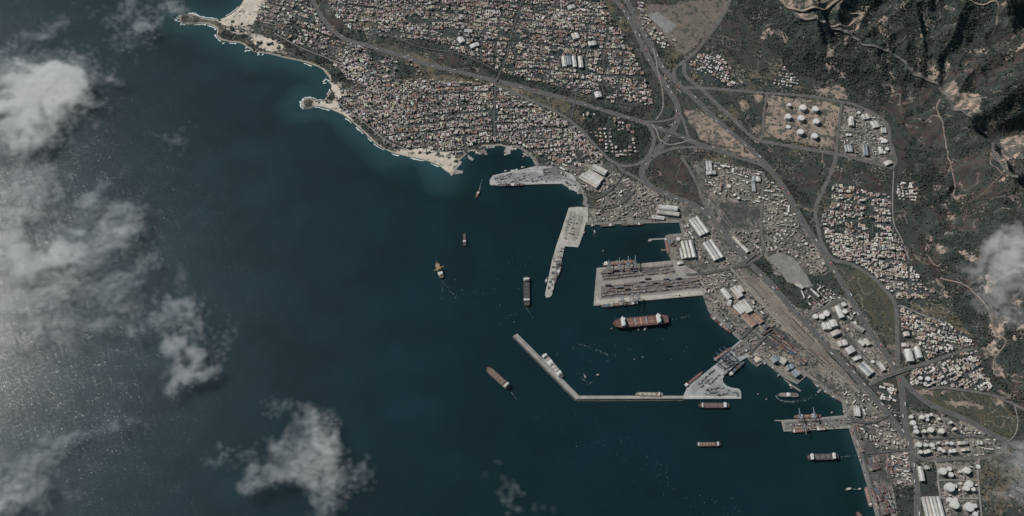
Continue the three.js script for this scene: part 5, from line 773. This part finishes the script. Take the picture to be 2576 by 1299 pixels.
ship('U:1372,713', 'U:1377,700', 9, { name: 'fishing_boat', kind: 'boat', hull: 'grey', deck: [.35, .34, .33], castles: [[.4, .6, .3]], hatches: 1 }, 'small grey boat on the seaward side of the long pale pier tip');
ship('U:1510,570', 'U:1546,568', 12, { hull: 'brown', deck: [.3, .2, .17], castles: [[.7, .6, .15]], hatches: 3 }, 'brown ship at the inner basin quay below the scrap works');
ship('U:1563,567', 'U:1618,565', 13, { hull: 'brown', deck: [.32, .17, .14], castles: [[.8, .6, .08]], hatches: 4, cranes: [.3, .6] }, 'red-brown ship with derricks at the inner basin quay');
ship('U:1252,468', 'U:1321,466', 13, { hull: 'dark', deck: [.24, .21, .2], castles: [[.55, .5, .1]], hatches: 4, cranes: [.3, .7] }, 'dark ship with derricks along the northern pier');
ship('U:1673,598', 'U:1681,640', 11, { hull: 'pink', deck: [.42, .28, .24], castles: [[.15, .5, .1]], hatches: 5, cover: [.5, .2, .17] }, 'pink barge moored at the inner end of the basin');
ship('U:2190,1277', 'U:2176,1226', 13, { hull: 'pink', deck: [.48, .3, .25], castles: [[.12, .5, .1]], hatches: 5, cover: [.5, .3, .25] }, 'pink barge moored at the lowest container quay');
ship('U:2172,1312', 'U:2154,1290', 16, { hull: 'red', deck: [.34, .09, .06], castles: [[.2, .8, .2]], hatches: 2 }, 'red ship cut by the lower edge of the view');
ship('U:2127,1233', 'U:2141,1230', 8, { name: 'tug', kind: 'tug', hull: 'white', deck: [.5, .48, .45], castles: [[.5, .9, .4]], hatches: 0 }, 'white tug off the lowest container quay', 'tugs off the southern quay');
ship('U:2157,1232', 'U:2166,1231', 6, { name: 'tug', kind: 'tug', hull: 'pink', deck: [.45, .3, .26], castles: [[.5, .9, .4]], hatches: 0 }, 'pink tug close to the lowest container quay', 'tugs off the southern quay');
for (const [s, b, w, hull, label] of [['1486,569', '1496,569', 9, 'pale', 'round pale ferry at the corner of the inner basin'], ['1494,580', '1498,588', 5, 'white', 'white launch trailing foam in the inner basin'], ['1920,918', '1927,912', 7, 'grey', 'grey launch beside the small square quay'], ['1940,924', '1949,931', 7, 'pale', 'pale trawler at the quay under the slate shed'], ['1960,943', '1955,950', 6, 'grey', 'grey trawler lying off the finger jetty'], ['1985,965', '1992,980', 8, 'brown', 'brown trawler alongside the curved finger jetty'], ['2050,969', '2064,979', 8, 'brown', 'brown barge under the rail yard quay'], ['2090,996', '2106,1007', 7, 'white', 'slim white boat at the corner of the rail yard quay'], ['2072,984', '2080,991', 6, 'pale', 'pale boat beside the small slanting dock'], ['1310,423', '1320,421', 7, 'tan', 'tan boat on the bay side of the northern pier'], ['1268,432', '1276,430', 6, 'tan', 'second tan boat on the bay side of the northern pier'], ['1330,386', '1338,390', 6, 'pale', 'pale boat in the corner of the curved bay'], ['1467,590', '1470,583', 7, 'tan', 'tan boat beside the pads of the long pale pier'], ['1459,607', '1462,600', 6, 'pale', 'pale boat at the lower corner of the storage pads'], ['1389,660', '1393,650', 7, 'tan', 'tan boat on the seaward side of the long pale pier'], ['1430,475', '1440,481', 7, 'tan', 'tan boat at the angle of the northern pier'], ['1451,486', '1458,490', 7, 'white', 'white boat at the angle of the northern pier'], ['1536,829', '1540,827', 4, 'pale', 'pale launch at the bow of the red tanker'], ['1604,831', '1608,830', 4, 'pale', 'pale launch at the middle of the red tanker'], ['1620,832', '1625,827', 6, 'white', 'white launch at the side of the red tanker'], ['1737,585', '1744,582', 7, 'white', 'white launch in the right-hand end of the inner basin'], ['1500,945', '1507,944', 7, 'pink', 'pink launch in the middle of the sheltered basin'], ['1470,946', '1474,952', 5, 'white', 'white launch making loops in the sheltered basin'], ['1615,900', '1618,899', 4, 'white', 'tiny white launch in the sheltered basin'], ['1594,905', '1597,905', 4, 'white', 'tiny pale launch near it in the sheltered basin'], ['1515,634', '1519,631', 4, 'white', 'tiny white launch off the container pier'], ['1905,993', '1908,992', 4, 'white', 'tiny white launch in the southern basin'], ['1926,1007', '1929,1004', 4, 'white', 'second tiny white launch in the southern basin'], ['2090,1039', '2094,1040', 6, 'tan', 'tan boat in the corner above the brown-grey pier'], ['2120,1037', '2126,1036', 7, 'tan', 'tan boat against the quay above the brown-grey pier'], ['1240,466', '1246,467', 4, 'grey', 'grey launch at the seaward end of the northern pier'], ['1712,566', '1720,567', 5, 'pale', 'pale boat at the quay under the vaulted shed']]) ship('U:' + s, 'U:' + b, w, { name: 'small_boat', kind: 'boat', hull, deck: [.5, .44, .38], castles: [[.4, .8, .3]], hatches: 1, round: true }, label);
// the boats packed along the jetties of the small curved bay
{
  const hulls = [['white', .6, .58, .55], ['cream', .5, .45, .37], ['blue', .1, .16, .24], ['red-brown', .22, .1, .08]], G = (() => { const m = new MB(), one = [1, 1, 1], st = [[-6, 1.5], [-2, 2], [2, 1.9], [5, 1], [7, .1]]; for (let i = 0; i + 1 < st.length; i++) for (const d of [1, -1]) { const [x0, w0] = st[i], [x1, w1] = st[i + 1]; m.quad([x0, -.6, w0 * d * .7], [x1, -.6, w1 * d * .7], [x1, 1.3, w1 * d], [x0, 1.3, w0 * d], one); m.quad([x0, 1.2, 0], [x1, 1.2, 0], [x1, 1.2, w1 * d], [x0, 1.2, w0 * d], one); } m.quad([-6, -.6, -1.1], [-6, -.6, 1.1], [-6, 1.3, 1.5], [-6, 1.3, -1.5], one); return m.geo(); })(), cab = new THREE.BoxGeometry(4, 1.8, 2.6).translate(-1.5, 2.1, 0);
  const rows = [['the forked fishing jetty', '1196,383 1212,386'], ['the narrow town-side jetty', '1178,394 1190,403'], ['the pale square jetty', '1268,389 1284,384'], ['the quay west of the forked jetty', '1222,371 1244,369'], ['the quay by the pale square jetty', '1286,374 1300,374'], ['the quay under the last town houses', '1316,384 1330,393'], ['the beach jetty', '1152,418 1160,407'], ['the bay side of the northern pier', '1284,430 1302,427']];
  for (const [where, line] of rows) { const [[ax, az], [bx, bz]] = pts(line), n = 6, a = Math.atan2(-(bz - az), bx - ax) + Math.PI / 2; for (let k = 0; k < n; k++) { const f = (k + .5) / n, c = hulls[(k * 7 + where.length) % 4], t = thing('moored_boat', `${c[0]} boat, ${nth(k)} in the row moored at ${where}`, 'boat', lerp(ax, bx, f) + rr(-1, 1), 0, lerp(az, bz, f) + rr(-1, 1), a + rr(-.15, .15), 'boats moored in the curved bay'); part(t, 'hull', G, mat(...c.slice(1), .5)); part(t, 'cabin', cab, mat(.58, .57, .55, .5)); const sc = rr(.9, 1.4); t.scale.set(sc, sc, sc); } }
}
{ const d = scene.getObjectByName('dredger'), m = part(d, 'cross_boom', new THREE.BoxGeometry(1.6, 1.4, 50).translate(4, 16, 0), mat(.55, .4, .14)); part(d, 'gantry', new THREE.BoxGeometry(5, 14, 12).translate(4, 12, 0), mat(.5, .36, .13)); m.rotation.y = .12; }

// ---------------------------------------------------------------- quay cranes
function crane(where, turn, size, col, label, group) {
  const [x, z] = flat(...sheet(where)[0], 4), t = thing('quay_crane', label, 'crane', x, 4.2, z, turn, group), m = mat(...col, .6), s = size, box = (n, x0, y0, z0, lx, ly, lz) => part(t, n, new THREE.BoxGeometry(lx * s, ly * s, lz * s).translate(x0 * s, y0 * s, z0 * s), m);
  for (const [a, b] of [[-9, -10], [9, -10], [-9, 10], [9, 10]]) box('leg', a, 17, b, 1.8, 34, 1.8);
  for (const b of [-10, 10]) box('portal_beam', 0, 12, b, 18, 2, 1.6); for (const a of [-9, 9]) box('side_beam', a, 33, 0, 1.8, 2.2, 22);
  box('boom', 0, 36, 16, 3.4, 2.6, 72); box('machinery_house', 0, 39, -10, 8, 5, 11); box('cabin', 3, 33, 22, 3, 3, 3);
  for (const [a, b] of [[-4, 6], [4, 6]]) box('apex_leg', a * .6, 46, b, 1.2, 20, 1.2);
  const st = part(t, 'stay', new THREE.CylinderGeometry(.35 * s, .35 * s, 44 * s, 6).translate(0, 22 * s, 0), m); st.position.set(0, 55 * s, 6 * s); st.rotation.x = Math.PI / 2 + .42;
  return t;
}
const qc = 'gantry cranes of the large container pier', BLUE = [.2, .235, .27];
crane('U:1530,676', Math.PI - .1, .62, BLUE, 'outermost gantry crane on the upper edge of the container pier', qc);
crane('U:1556,673', Math.PI - .1, .68, BLUE, 'second gantry crane on the upper edge of the container pier', qc);
crane('U:1578,671', Math.PI - .1, .74, BLUE, 'third gantry crane on the upper edge of the container pier', qc);
crane('U:1596,669', Math.PI - .1, .74, BLUE, 'innermost gantry crane on the upper edge of the container pier', qc);
crane('U:1588,754', -.1, .8, BLUE, 'first gantry crane on the lower edge of the container pier', qc);
crane('U:1602,752', -.1, .8, BLUE, 'second gantry crane on the lower edge of the container pier', qc);
crane('U:1565,757', -.1, .6, BLUE, 'smallest gantry crane on the lower edge of the container pier', qc);
const gc = 'dark cranes of the arrow-shaped pier';
[['1816,909', .95], ['1825,902', 1], ['1834,894', .9], ['1806,918', .8], ['1843,921', .7], ['1853,911', .7]].forEach(([p, s], i) => crane('U:' + p, i > 3 ? .75 : Math.PI + .75, s * .8, [.09, .115, .14], ['third', 'fourth', 'fifth', 'second', 'sheltered-side', 'innermost sheltered-side'][i] + ' crane along the arrow-shaped pier', gc));
crane('U:2009,1054', Math.PI, .7, BLUE, 'outer crane on the upper edge of the brown-grey pier', 'cranes of the brown-grey pier'); crane('U:2045,1052', Math.PI, .7, BLUE, 'inner crane on the upper edge of the brown-grey pier', 'cranes of the brown-grey pier'); crane('U:2022,1080', 0, .6, BLUE, 'crane on the lower edge of the brown-grey pier', 'cranes of the brown-grey pier');
crane('U:1270,462', 0, .5, BLUE, 'outer crane of the northern pier', 'cranes of the northern pier'); crane('U:1298,460', 0, .5, BLUE, 'inner crane of the northern pier', 'cranes of the northern pier');
crane('U:1402,665', 1.3, .45, [.1, .13, .17], 'upper crane on the narrow end of the long pale pier', 'cranes of the long pale pier'); crane('U:1394,690', 1.3, .5, [.1, .13, .17], 'lower crane on the narrow end of the long pale pier', 'cranes of the long pale pier');
crane('U:1832,824', -.75, .6, [.16, .2, .24], 'crane over the two red ships below the white halls', 'cranes of the town quay'); crane('U:1686,612', -1.4, .55, BLUE, 'crane at the pink barge of the inner basin', 'cranes of the town quay');

// ---------------------------------------------------------------- plants, surf, wakes
function crownGeo(k) { const g = new THREE.IcosahedronGeometry(1, 1), p = g.attributes.position; for (let i = 0; i < p.count; i++) { const x = p.getX(i), y = p.getY(i), z = p.getZ(i), f = .62 + .75 * noise(x * 1.7 + k * 9.1 + 20, z * 1.7 + y * 2.3 + k * 3.3 + 20); p.setXYZ(i, x * f, Math.max(-.15, y * f * .9 + .35), z * f); } g.deleteAttribute('normal'); g.deleteAttribute('uv'); g.computeVertexNormals(); return g; }
{
  const share = { scrub: [.34, 3.2], town: [.5, 3.1], works: [.055, 2.6], dunes: [.4, 3], soil: [.1, 2.6], dry: [.2, 2.8], wood: [.95, 3.6], brown: [.22, 2.4], grass: [.14, 2.6], hill: [.8, 4], soot: [.05, 2.4], rock: [.1, 2], cut: [.05, 2] }, spots = [[], [], []];
  for (let v = Z0 + 100; v < Z0 + ZW - 20; v += 7.2) for (let u = -1900; u < X0 + XW - 20; u += 7.2) {
    const x = u + rr(-3.4, 3.4), z = v + rr(-3.4, 3.4); if (!at(land, x, z) || at(busy, x, z) || at(toSea, x, z) < 7) continue;
    if (Math.abs(x) > 2050 + (1158 - z) * .28 + 130) continue;
    const s = share[KINDS[at(zone, x, z)]]; if (!s) continue;
    const clump = fbm(x / 34 + 50, z / 34, 3), wide = noise(x / 190 + 8, z / 190 + 3); if (rnd() > s[0] * clamp((clump - .36) * 4.4, .04, 1.4) * (.35 + 1.25 * wide)) continue;
    const r = s[1] * rr(.6, 1.35); spots[Math.floor(rnd() * 3)].push([x, H(x, z), z, r]);
  }
  const g = new THREE.Group(); g.name = 'scrub_woodland'; tag(g, 'dark shrubs and low trees scattered over plain, town gardens and hills', 'shrubs', null, 'stuff'); scene.add(g);
  const leaf = new THREE.MeshStandardMaterial({ roughness: .95 }), o = new THREE.Object3D(), col = new THREE.Color();
  spots.forEach((list, k) => { const im = new THREE.InstancedMesh(crownGeo(k), leaf, list.length); im.name = 'shrubs'; list.forEach(([x, y, z, r], i) => { o.position.set(x, y - .2, z); o.rotation.set(0, rnd() * 6.3, 0); o.scale.set(r, r * rr(.7, 1.2), r * rr(.8, 1.2)); o.updateMatrix(); im.setMatrixAt(i, o.matrix); const t = rnd(); im.setColorAt(i, col.setRGB(lerp(.016, .038, t), lerp(.026, .042, t), lerp(.021, .028, t))); }); im.castShadow = im.receiveShadow = true; im.userData.kind = 'stuff'; g.add(im); });
}
// dark bushes one can tell apart on the sand
for (const [where, r, label] of [['b:332,1136', 9, 'first of three dark bush clumps on the curved beach'], ['b:396,1136', 10, 'middle of three dark bush clumps on the curved beach'], ['b:470,1142', 8, 'last of three dark bush clumps on the curved beach'], ['b:552,1172', 7, 'dark bush clump behind the end of the curved beach'], ['b:600,1196', 8, 'dark bush clump at the jetty end of the curved beach'], ['a:805,325', 17, 'large dark bush clump on the long dune'], ['a:890,330', 14, 'slanting dark bush clump on the long dune'], ['a:700,265', 16, 'round dark thicket where dunes meet the cliff'], ['a:615,160', 9, 'dark bush clump nearest the top beach'], ['a:680,180', 8, 'dark bush clump between dune paths'], ['a:610,215', 13, 'broad dark thicket behind the headland neck'], ['a:765,240', 10, 'dark bush clump beside the dune lane'], ['a:955,352', 11, 'dark bush clump at the thin end of the dune'], ['a:515,152', 8, 'dark bush clump at the headland neck'], ['a:1312,760', 7, 'dark bush clump on the small spit'], ['a:1255,762', 6, 'second dark bush clump on the small spit']]) {
  const [[u, v]] = sheet(where), [x, z] = ground(u, v), t = thing('bush_clump', label, 'bush', x, H(x, z), z, rnd() * 6, 'dark bushes on the beaches'), list = [];
  for (let k = 0; k < 16; k++) { const a = rnd() * 6.28, d = r * Math.sqrt(rnd()), s = r * rr(.22, .38), g = crownGeo(k % 3); list.push(g.scale(s, s * .8, s).translate(Math.cos(a) * d * 1.2, 0, Math.sin(a) * d * .8)); }
  part(t, 'crown', mergeGeometries(list), mat(.024, .034, .026, .95));
}
const foamMat = mat(.62, .66, .66, .8);
{
  const mb = new MB(), c = [1, 1, 1];
  for (let i = 4; i + 1 < natural.length - 60; i++) {
    const [x, z] = natural[i], [x2, z2] = natural[i + 1], l = Math.hypot(x2 - x, z2 - z); if (noise(x / 40 + 5, z / 40) < .54) continue;
    const nx = -(z2 - z) / l, nz = (x2 - x) / l, d = at(land, x + nx * 12, z + nz * 12) ? -1 : 1, a = 2.5 + 4 * noise(x / 20, z / 20), b = a + 2 + 6.5 * noise(x / 11 + 4, z / 11) ** 1.4;
    mb.quad([x + nx * d * a, .25, z + nz * d * a], [x2 + nx * d * a, .25, z2 + nz * d * a], [x2 + nx * d * b, .25, z2 + nz * d * b], [x + nx * d * b, .25, z + nz * d * b], c);
  }
  for (const [q, r, n] of [['452,47', 24, 26], ['459,57', 18, 10], ['487,36', 16, 10], ['760,256', 15, 16], ['764,270', 12, 8], ['822,204', 16, 10], ['622,122', 20, 12], ['655,133', 16, 9], ['560,103', 18, 10]]) { const [cx, cz] = pts(q)[0]; for (let k = 0; k < n; k++) { const a = rnd() * 6.28, x = cx + Math.cos(a) * r * rr(.4, 1.2), z = cz + Math.sin(a) * r * rr(.4, 1.2); if (at(land, x, z)) continue; const s = rr(2, 5), P = Array.from({ length: 6 }, (_, i) => { const w = i * 1.047, e = s * rr(.5, 1.2); return [x + Math.cos(w) * e * 1.4, .3, z + Math.sin(w) * e]; }); for (let i = 1; i < 5; i++) mb.tri(P[0], P[i], P[i + 1], c); } }
  topmesh('surf_foam', mb.geo(), foamMat, 'stuff', 'broken white surf along the beaches and headlands', 'surf');
}
{
  const mb = new MB(), c = [1, 1, 1], fleck = (x, z, s, a, k = 1) => { const P = Array.from({ length: 6 }, (_, i) => { const w = i * 1.047, e = s * rr(.55, 1.15), p = Math.cos(w) * e * k, q = Math.sin(w) * e / k; return [x + p * Math.cos(a) - q * Math.sin(a), .2, z + p * Math.sin(a) + q * Math.cos(a)]; }); for (let i = 1; i < 5; i++) mb.tri(P[0], P[i], P[i + 1], c); };
  const wake = (path, w0, w1, dense) => { const p = smooth(pts(path), 4); p.forEach(([x, z], i) => { const f = i / p.length, b = p[Math.min(i + 1, p.length - 1)], a = Math.atan2(b[1] - z, b[0] - x), w = lerp(w0, w1, f); for (let k = 0; k < 3; k++) if (rnd() < dense * (1 - f * .75)) fleck(x + rr(-1, 1) * w, z + rr(-1, 1) * w, rr(.5, 1.2), a, 1.7); }); };
  wake('1205,480 1209,462 1212,452', 1.2, 1.5, .9); wake('1110,705 1113,730 1112,755', 2, 5, .22); wake('1112,706 1128,728 1145,745 1170,765', 3, 8, .24); wake('1100,660 1094,650', 1, 1, .3); wake('1324,773 1328,782 1340,800', 1.5, 2, .55); wake('1282,981 1290,992 1300,1006', 1.5, 2, .5); wake('1684,805 1710,800 1735,795', 1, 1.5, .3); wake('2112,1150 2140,1147 2155,1146', .8, 1, .4); wake('2142,1230 2158,1231', .7, .7, .6);
  wake('1952,997 1958,1003 1972,1009 1992,1011 2010,1009 2030,1003 2052,994', 1.5, 9, .8); wake('1956,998 1952,994 1958,992', 2, 2, .8);
  wake('1455,865 1480,872 1500,880 1520,886', 2, 5, .3); wake('1500,885 1530,892 1560,898', 3, 4, .15); wake('1462,950 1475,962', 1, 1.5, .6); wake('1480,966 1490,960', .8, 1, .6); wake('1466,940 1474,946 1470,952', 2, 2, .5); wake('1165,400 1180,392 1200,385', 1, 2, .22); wake('1492,586 1500,596 1506,590', 1, 2, .4); wake('1210,470 1195,540', 1, 4, .1);
  for (let k = 0; k < 70; k++) { const [x, z] = pts(`${rr(1100, 1330)},${rr(640, 820)}`)[0]; if (!at(land, x, z) && noise(x / 90, z / 90) > .5) fleck(x, z, rr(.45, 1), .6, 1.5); }
  for (let k = 0; k < 90; k++) { const t = rnd(), [x, z] = pts(`${lerp(1380, 1830, t) + rr(-70, 70)},${lerp(1040, 1290, t) + rr(-28, 28)}`)[0]; fleck(x, z, rr(.45, .95), .75, 2); }
  for (let k = 0; k < 26; k++) { const [x, z] = pts(`${rr(1390, 1760)},${rr(850, 960)}`)[0]; fleck(x, z, rr(.45, 1), rr(0, 3), 1.5); }
  topmesh('wake_foam', mb.geo(), foamMat, 'stuff', 'scattered white wake flecks behind boats and in the harbour', 'foam');
}
{ // rock armour on the seaward side of the breakwater
  const p = pts('1291,846 1449.5,1006.5 1722,1005'), g = new THREE.IcosahedronGeometry(1, 0), list = [];
  for (let i = 0; i + 1 < p.length; i++) { const [ax, az] = p[i], [bx, bz] = p[i + 1], l = Math.hypot(bx - ax, bz - az), nx = -(bz - az) / l, nz = (bx - ax) / l; for (let s = 0; s < l; s += 2.2) for (let k = 0; k < 2; k++) { const o = rr(0, 5.5); list.push([ax + (bx - ax) * s / l + nx * o, 1.6 - o * .3, az + (bz - az) * s / l + nz * o]); } }
  const im = new THREE.InstancedMesh(g, mat(.2, .185, .17), list.length), o = new THREE.Object3D(); im.name = 'rock_rubble'; list.forEach(([x, y, z], i) => { o.position.set(x, y, z); o.rotation.set(rnd() * 6, rnd() * 6, 0); o.scale.set(rr(.9, 2), rr(.8, 1.6), rr(.9, 2)); o.updateMatrix(); im.setMatrixAt(i, o.matrix); }); tag(im, 'loose grey rocks along the seaward side of the breakwater', 'rocks', null, 'stuff'); scene.add(im);
}

// ---------------------------------------------------------------- clouds: drifts of tiny droplets clumps, thick in the cores and thin at the rims
const puffs = [0, 1, 2, 3].map(() => { const v = []; for (let k = 0; k < 176; k++) { const r = 14 * Math.cbrt(rnd()), a = rnd() * 6.283, b = Math.acos(rr(-1, 1)), c = [r * Math.sin(b) * Math.cos(a), r * Math.cos(b) * .7, r * Math.sin(b) * Math.sin(a)], q = new THREE.Quaternion().setFromEuler(new THREE.Euler(rnd() * 6, rnd() * 6, rnd() * 6)), s = rr(.22, .41); for (const w of [0, 2.094, 4.189]) v.push(...new THREE.Vector3(Math.cos(w) * s, Math.sin(w) * s, 0).applyQuaternion(q).add(new THREE.Vector3(...c)).toArray()); } const g = new THREE.BufferGeometry(); g.setAttribute('position', new THREE.Float32BufferAttribute(v, 3)); g.computeVertexNormals(); return g; });
const mist = new THREE.MeshPhysicalMaterial({ roughness: 1, side: THREE.DoubleSide, transmission: .5, specularIntensity: 0, thickness: 0 }); mist.color.setRGB(.97, .97, .97);
function cloud(blobs, alt, thick, gain, label) {
  const B = blobs.trim().split(/\s+/).map((q) => { const [u, v, ru, rv, s] = q.split(',').map(Number); const al = alt * .08, [x, z] = flat(u, v, al), [x1] = flat(u + ru, v, al), [, z1] = flat(u, v + rv, al); return [x, z, x1 - x, z1 - z, s]; });
  const x0 = Math.min(...B.map((b) => b[0] - b[2] * 1.9)), x1 = Math.max(...B.map((b) => b[0] + b[2] * 1.9)), z0 = Math.min(...B.map((b) => b[1] - b[3] * 1.9)), z1 = Math.max(...B.map((b) => b[1] + b[3] * 1.9)), out = [[], [], [], []]; let owed = 0; const S = 8, area = 176 * .134 * .5;
  for (let z = z0; z < z1; z += S) for (let x = x0; x < x1; x += S) {
    // curls: the noise is folded through itself twice, so that rims fray into strands
    const ax = fbm(x / 330 + 3, z / 330 + 1, 3) - .5, az = fbm(x / 330 + 31, z / 330 + 11, 3) - .5, bx0 = fbm((x + 300 * ax) / 120 + 5, (z + 300 * az) / 120, 4, .6) - .5, bz0 = fbm((x + 300 * ax) / 120, (z + 300 * az) / 120 + 9, 4, .6) - .5;
    const wx = x + 170 * ax + 210 * bx0, wz = z + 170 * az + 210 * bz0;
    let d = 0; for (const [bx, bz, rx, rz, s] of B) { const q = ((wx - bx) / rx) ** 2 + ((wz - bz) / rz) ** 2; if (q < 6) d = 1 - (1 - d) * (1 - Math.min(.97, s * .8 * Math.exp(-1.05 * q))); }
    if (d < .015) continue;
    const sx = x + 420 * bx0, sz = z + 420 * bz0, f = fbm(sx / 150 + 7, sz / 110 + 3, 6, .6), wisp = ridged(sx / 75 + 13, sz / 60, 5);
    const strand = sstep(.3, .7, f) * (.35 + .65 * wisp), E = clamp(d * 1.5 - .6 * (1 - strand)); const tau = .85 * gain * (.11 * d * d + .95 * E * (.22 + strand) + .42 * E ** 4); if (tau <= .004) continue;
    owed += tau * S * S / area; let k = Math.floor(owed); owed -= k;
    while (k-- > 0) out[Math.floor(rnd() * 4)].push([x + rr(0, S), alt * .08 + thick * .3 * (rnd() - .35) + 22 * noise(x / 150, z / 150), z + rr(0, S)]);
  }
  const t = new THREE.Group(); t.name = numbered('cloud'); tag(t, label, 'cloud', 'drifting clouds', 'stuff'); scene.add(t);
  out.forEach((list, i) => { if (!list.length) return; const im = new THREE.InstancedMesh(puffs[i], mist, list.length), o = new THREE.Object3D(); list.forEach(([x, y, z], j) => { o.position.set(x, y, z); o.rotation.set(rnd() * 6, rnd() * 6, 0); const s = rr(.75, 1.2); o.scale.set(s, s, s); o.updateMatrix(); im.setMatrixAt(j, o.matrix); }); im.name = 'vapour'; im.userData.kind = 'stuff'; t.add(im); });
}
cloud('50,250,125,100,.9 150,215,105,68,.72 130,280,150,110,.3 235,190,70,55,.62 45,335,55,60,.9 110,300,60,50,.8 20,200,60,60,.9', 430, 90, 1.25, 'densest white cloud at the edge of the sea, far from the coast');
cloud('105,85,45,38,.42 150,65,20,50,.3 60,110,40,20,.25 90,110,30,20,.3', 420, 50, 1, 'small wispy cloud over the far open sea');
cloud('330,45,95,55,.42 270,25,90,30,.36 350,110,60,60,.32 300,90,60,40,.3 400,30,60,30,.25', 450, 60, 1, 'thin veil of cloud off the far headland');
cloud('60,500,85,75,.72 120,460,50,40,.5 250,490,46,42,.5 40,560,60,50,.6 260,575,62,95,.72 190,640,110,90,.6 80,640,110,70,.7 110,720,130,90,.45 260,760,90,90,.4 60,820,90,90,.38 250,300,80,60,.24 380,640,50,60,.2 180,840,90,60,.4 330,790,60,70,.42', 430, 80, 1.05, 'broad ragged cloud bank over the open sea');
cloud('465,850,55,105,.62 570,865,45,82,.55 500,925,55,58,.62 462,660,18,45,.4 468,720,26,50,.42 390,790,40,70,.42 520,800,50,50,.4', 420, 70, 1.05, 'torn cloud with an upright tail in the middle of the sea');
cloud('452,372,34,30,.46 500,345,50,24,.24 430,350,30,16,.22 520,330,24,20,.2', 430, 40, 1, 'smallest lone cloud wisp off the old town');
cloud('310,1062,62,34,.36 270,1085,45,22,.32 120,1150,66,62,.5 60,1215,85,80,.62 20,1280,70,60,.75 150,1120,50,40,.4 210,1240,30,20,.2', 420, 70, 1.05, 'grey cloud in the lower corner of the sea');
cloud('800,1085,36,68,.75 820,1160,72,75,.78 770,1180,60,50,.65 880,1200,70,60,.55 720,985,18,50,.3 730,1020,26,40,.26 570,1150,50,34,.44 530,1170,40,26,.42 640,1165,50,45,.4 690,1200,60,40,.5 820,1270,55,50,.6 930,1150,60,40,.3 660,1090,90,50,.24', 420, 90, 1.05, 'tall peaked cloud over the lower sea with a thin arm');
cloud('1275,1225,60,70,.2 1300,1270,80,50,.2 1230,1190,30,30,.18 980,1230,50,50,.22', 420, 50, 1, 'faint haze-like cloud at the lower edge of the sea');
cloud('2540,650,60,80,.78 2500,720,70,62,.7 2425,665,38,32,.6 2570,620,40,60,.7 2460,700,55,40,.6 2545,790,38,50,.45 2590,700,60,90,.8', 5600, 260, .95, 'smoky cloud lying over the dark eastern hills');
cloud('2545,1190,60,55,.7 2530,1240,75,60,.6 2580,1170,50,70,.7 2500,1270,60,40,.28 2500,1190,30,40,.26', 2700, 160, 1.05, 'smoky grey cloud over the dry slope below the tank district');

renderer.render(scene, camera);
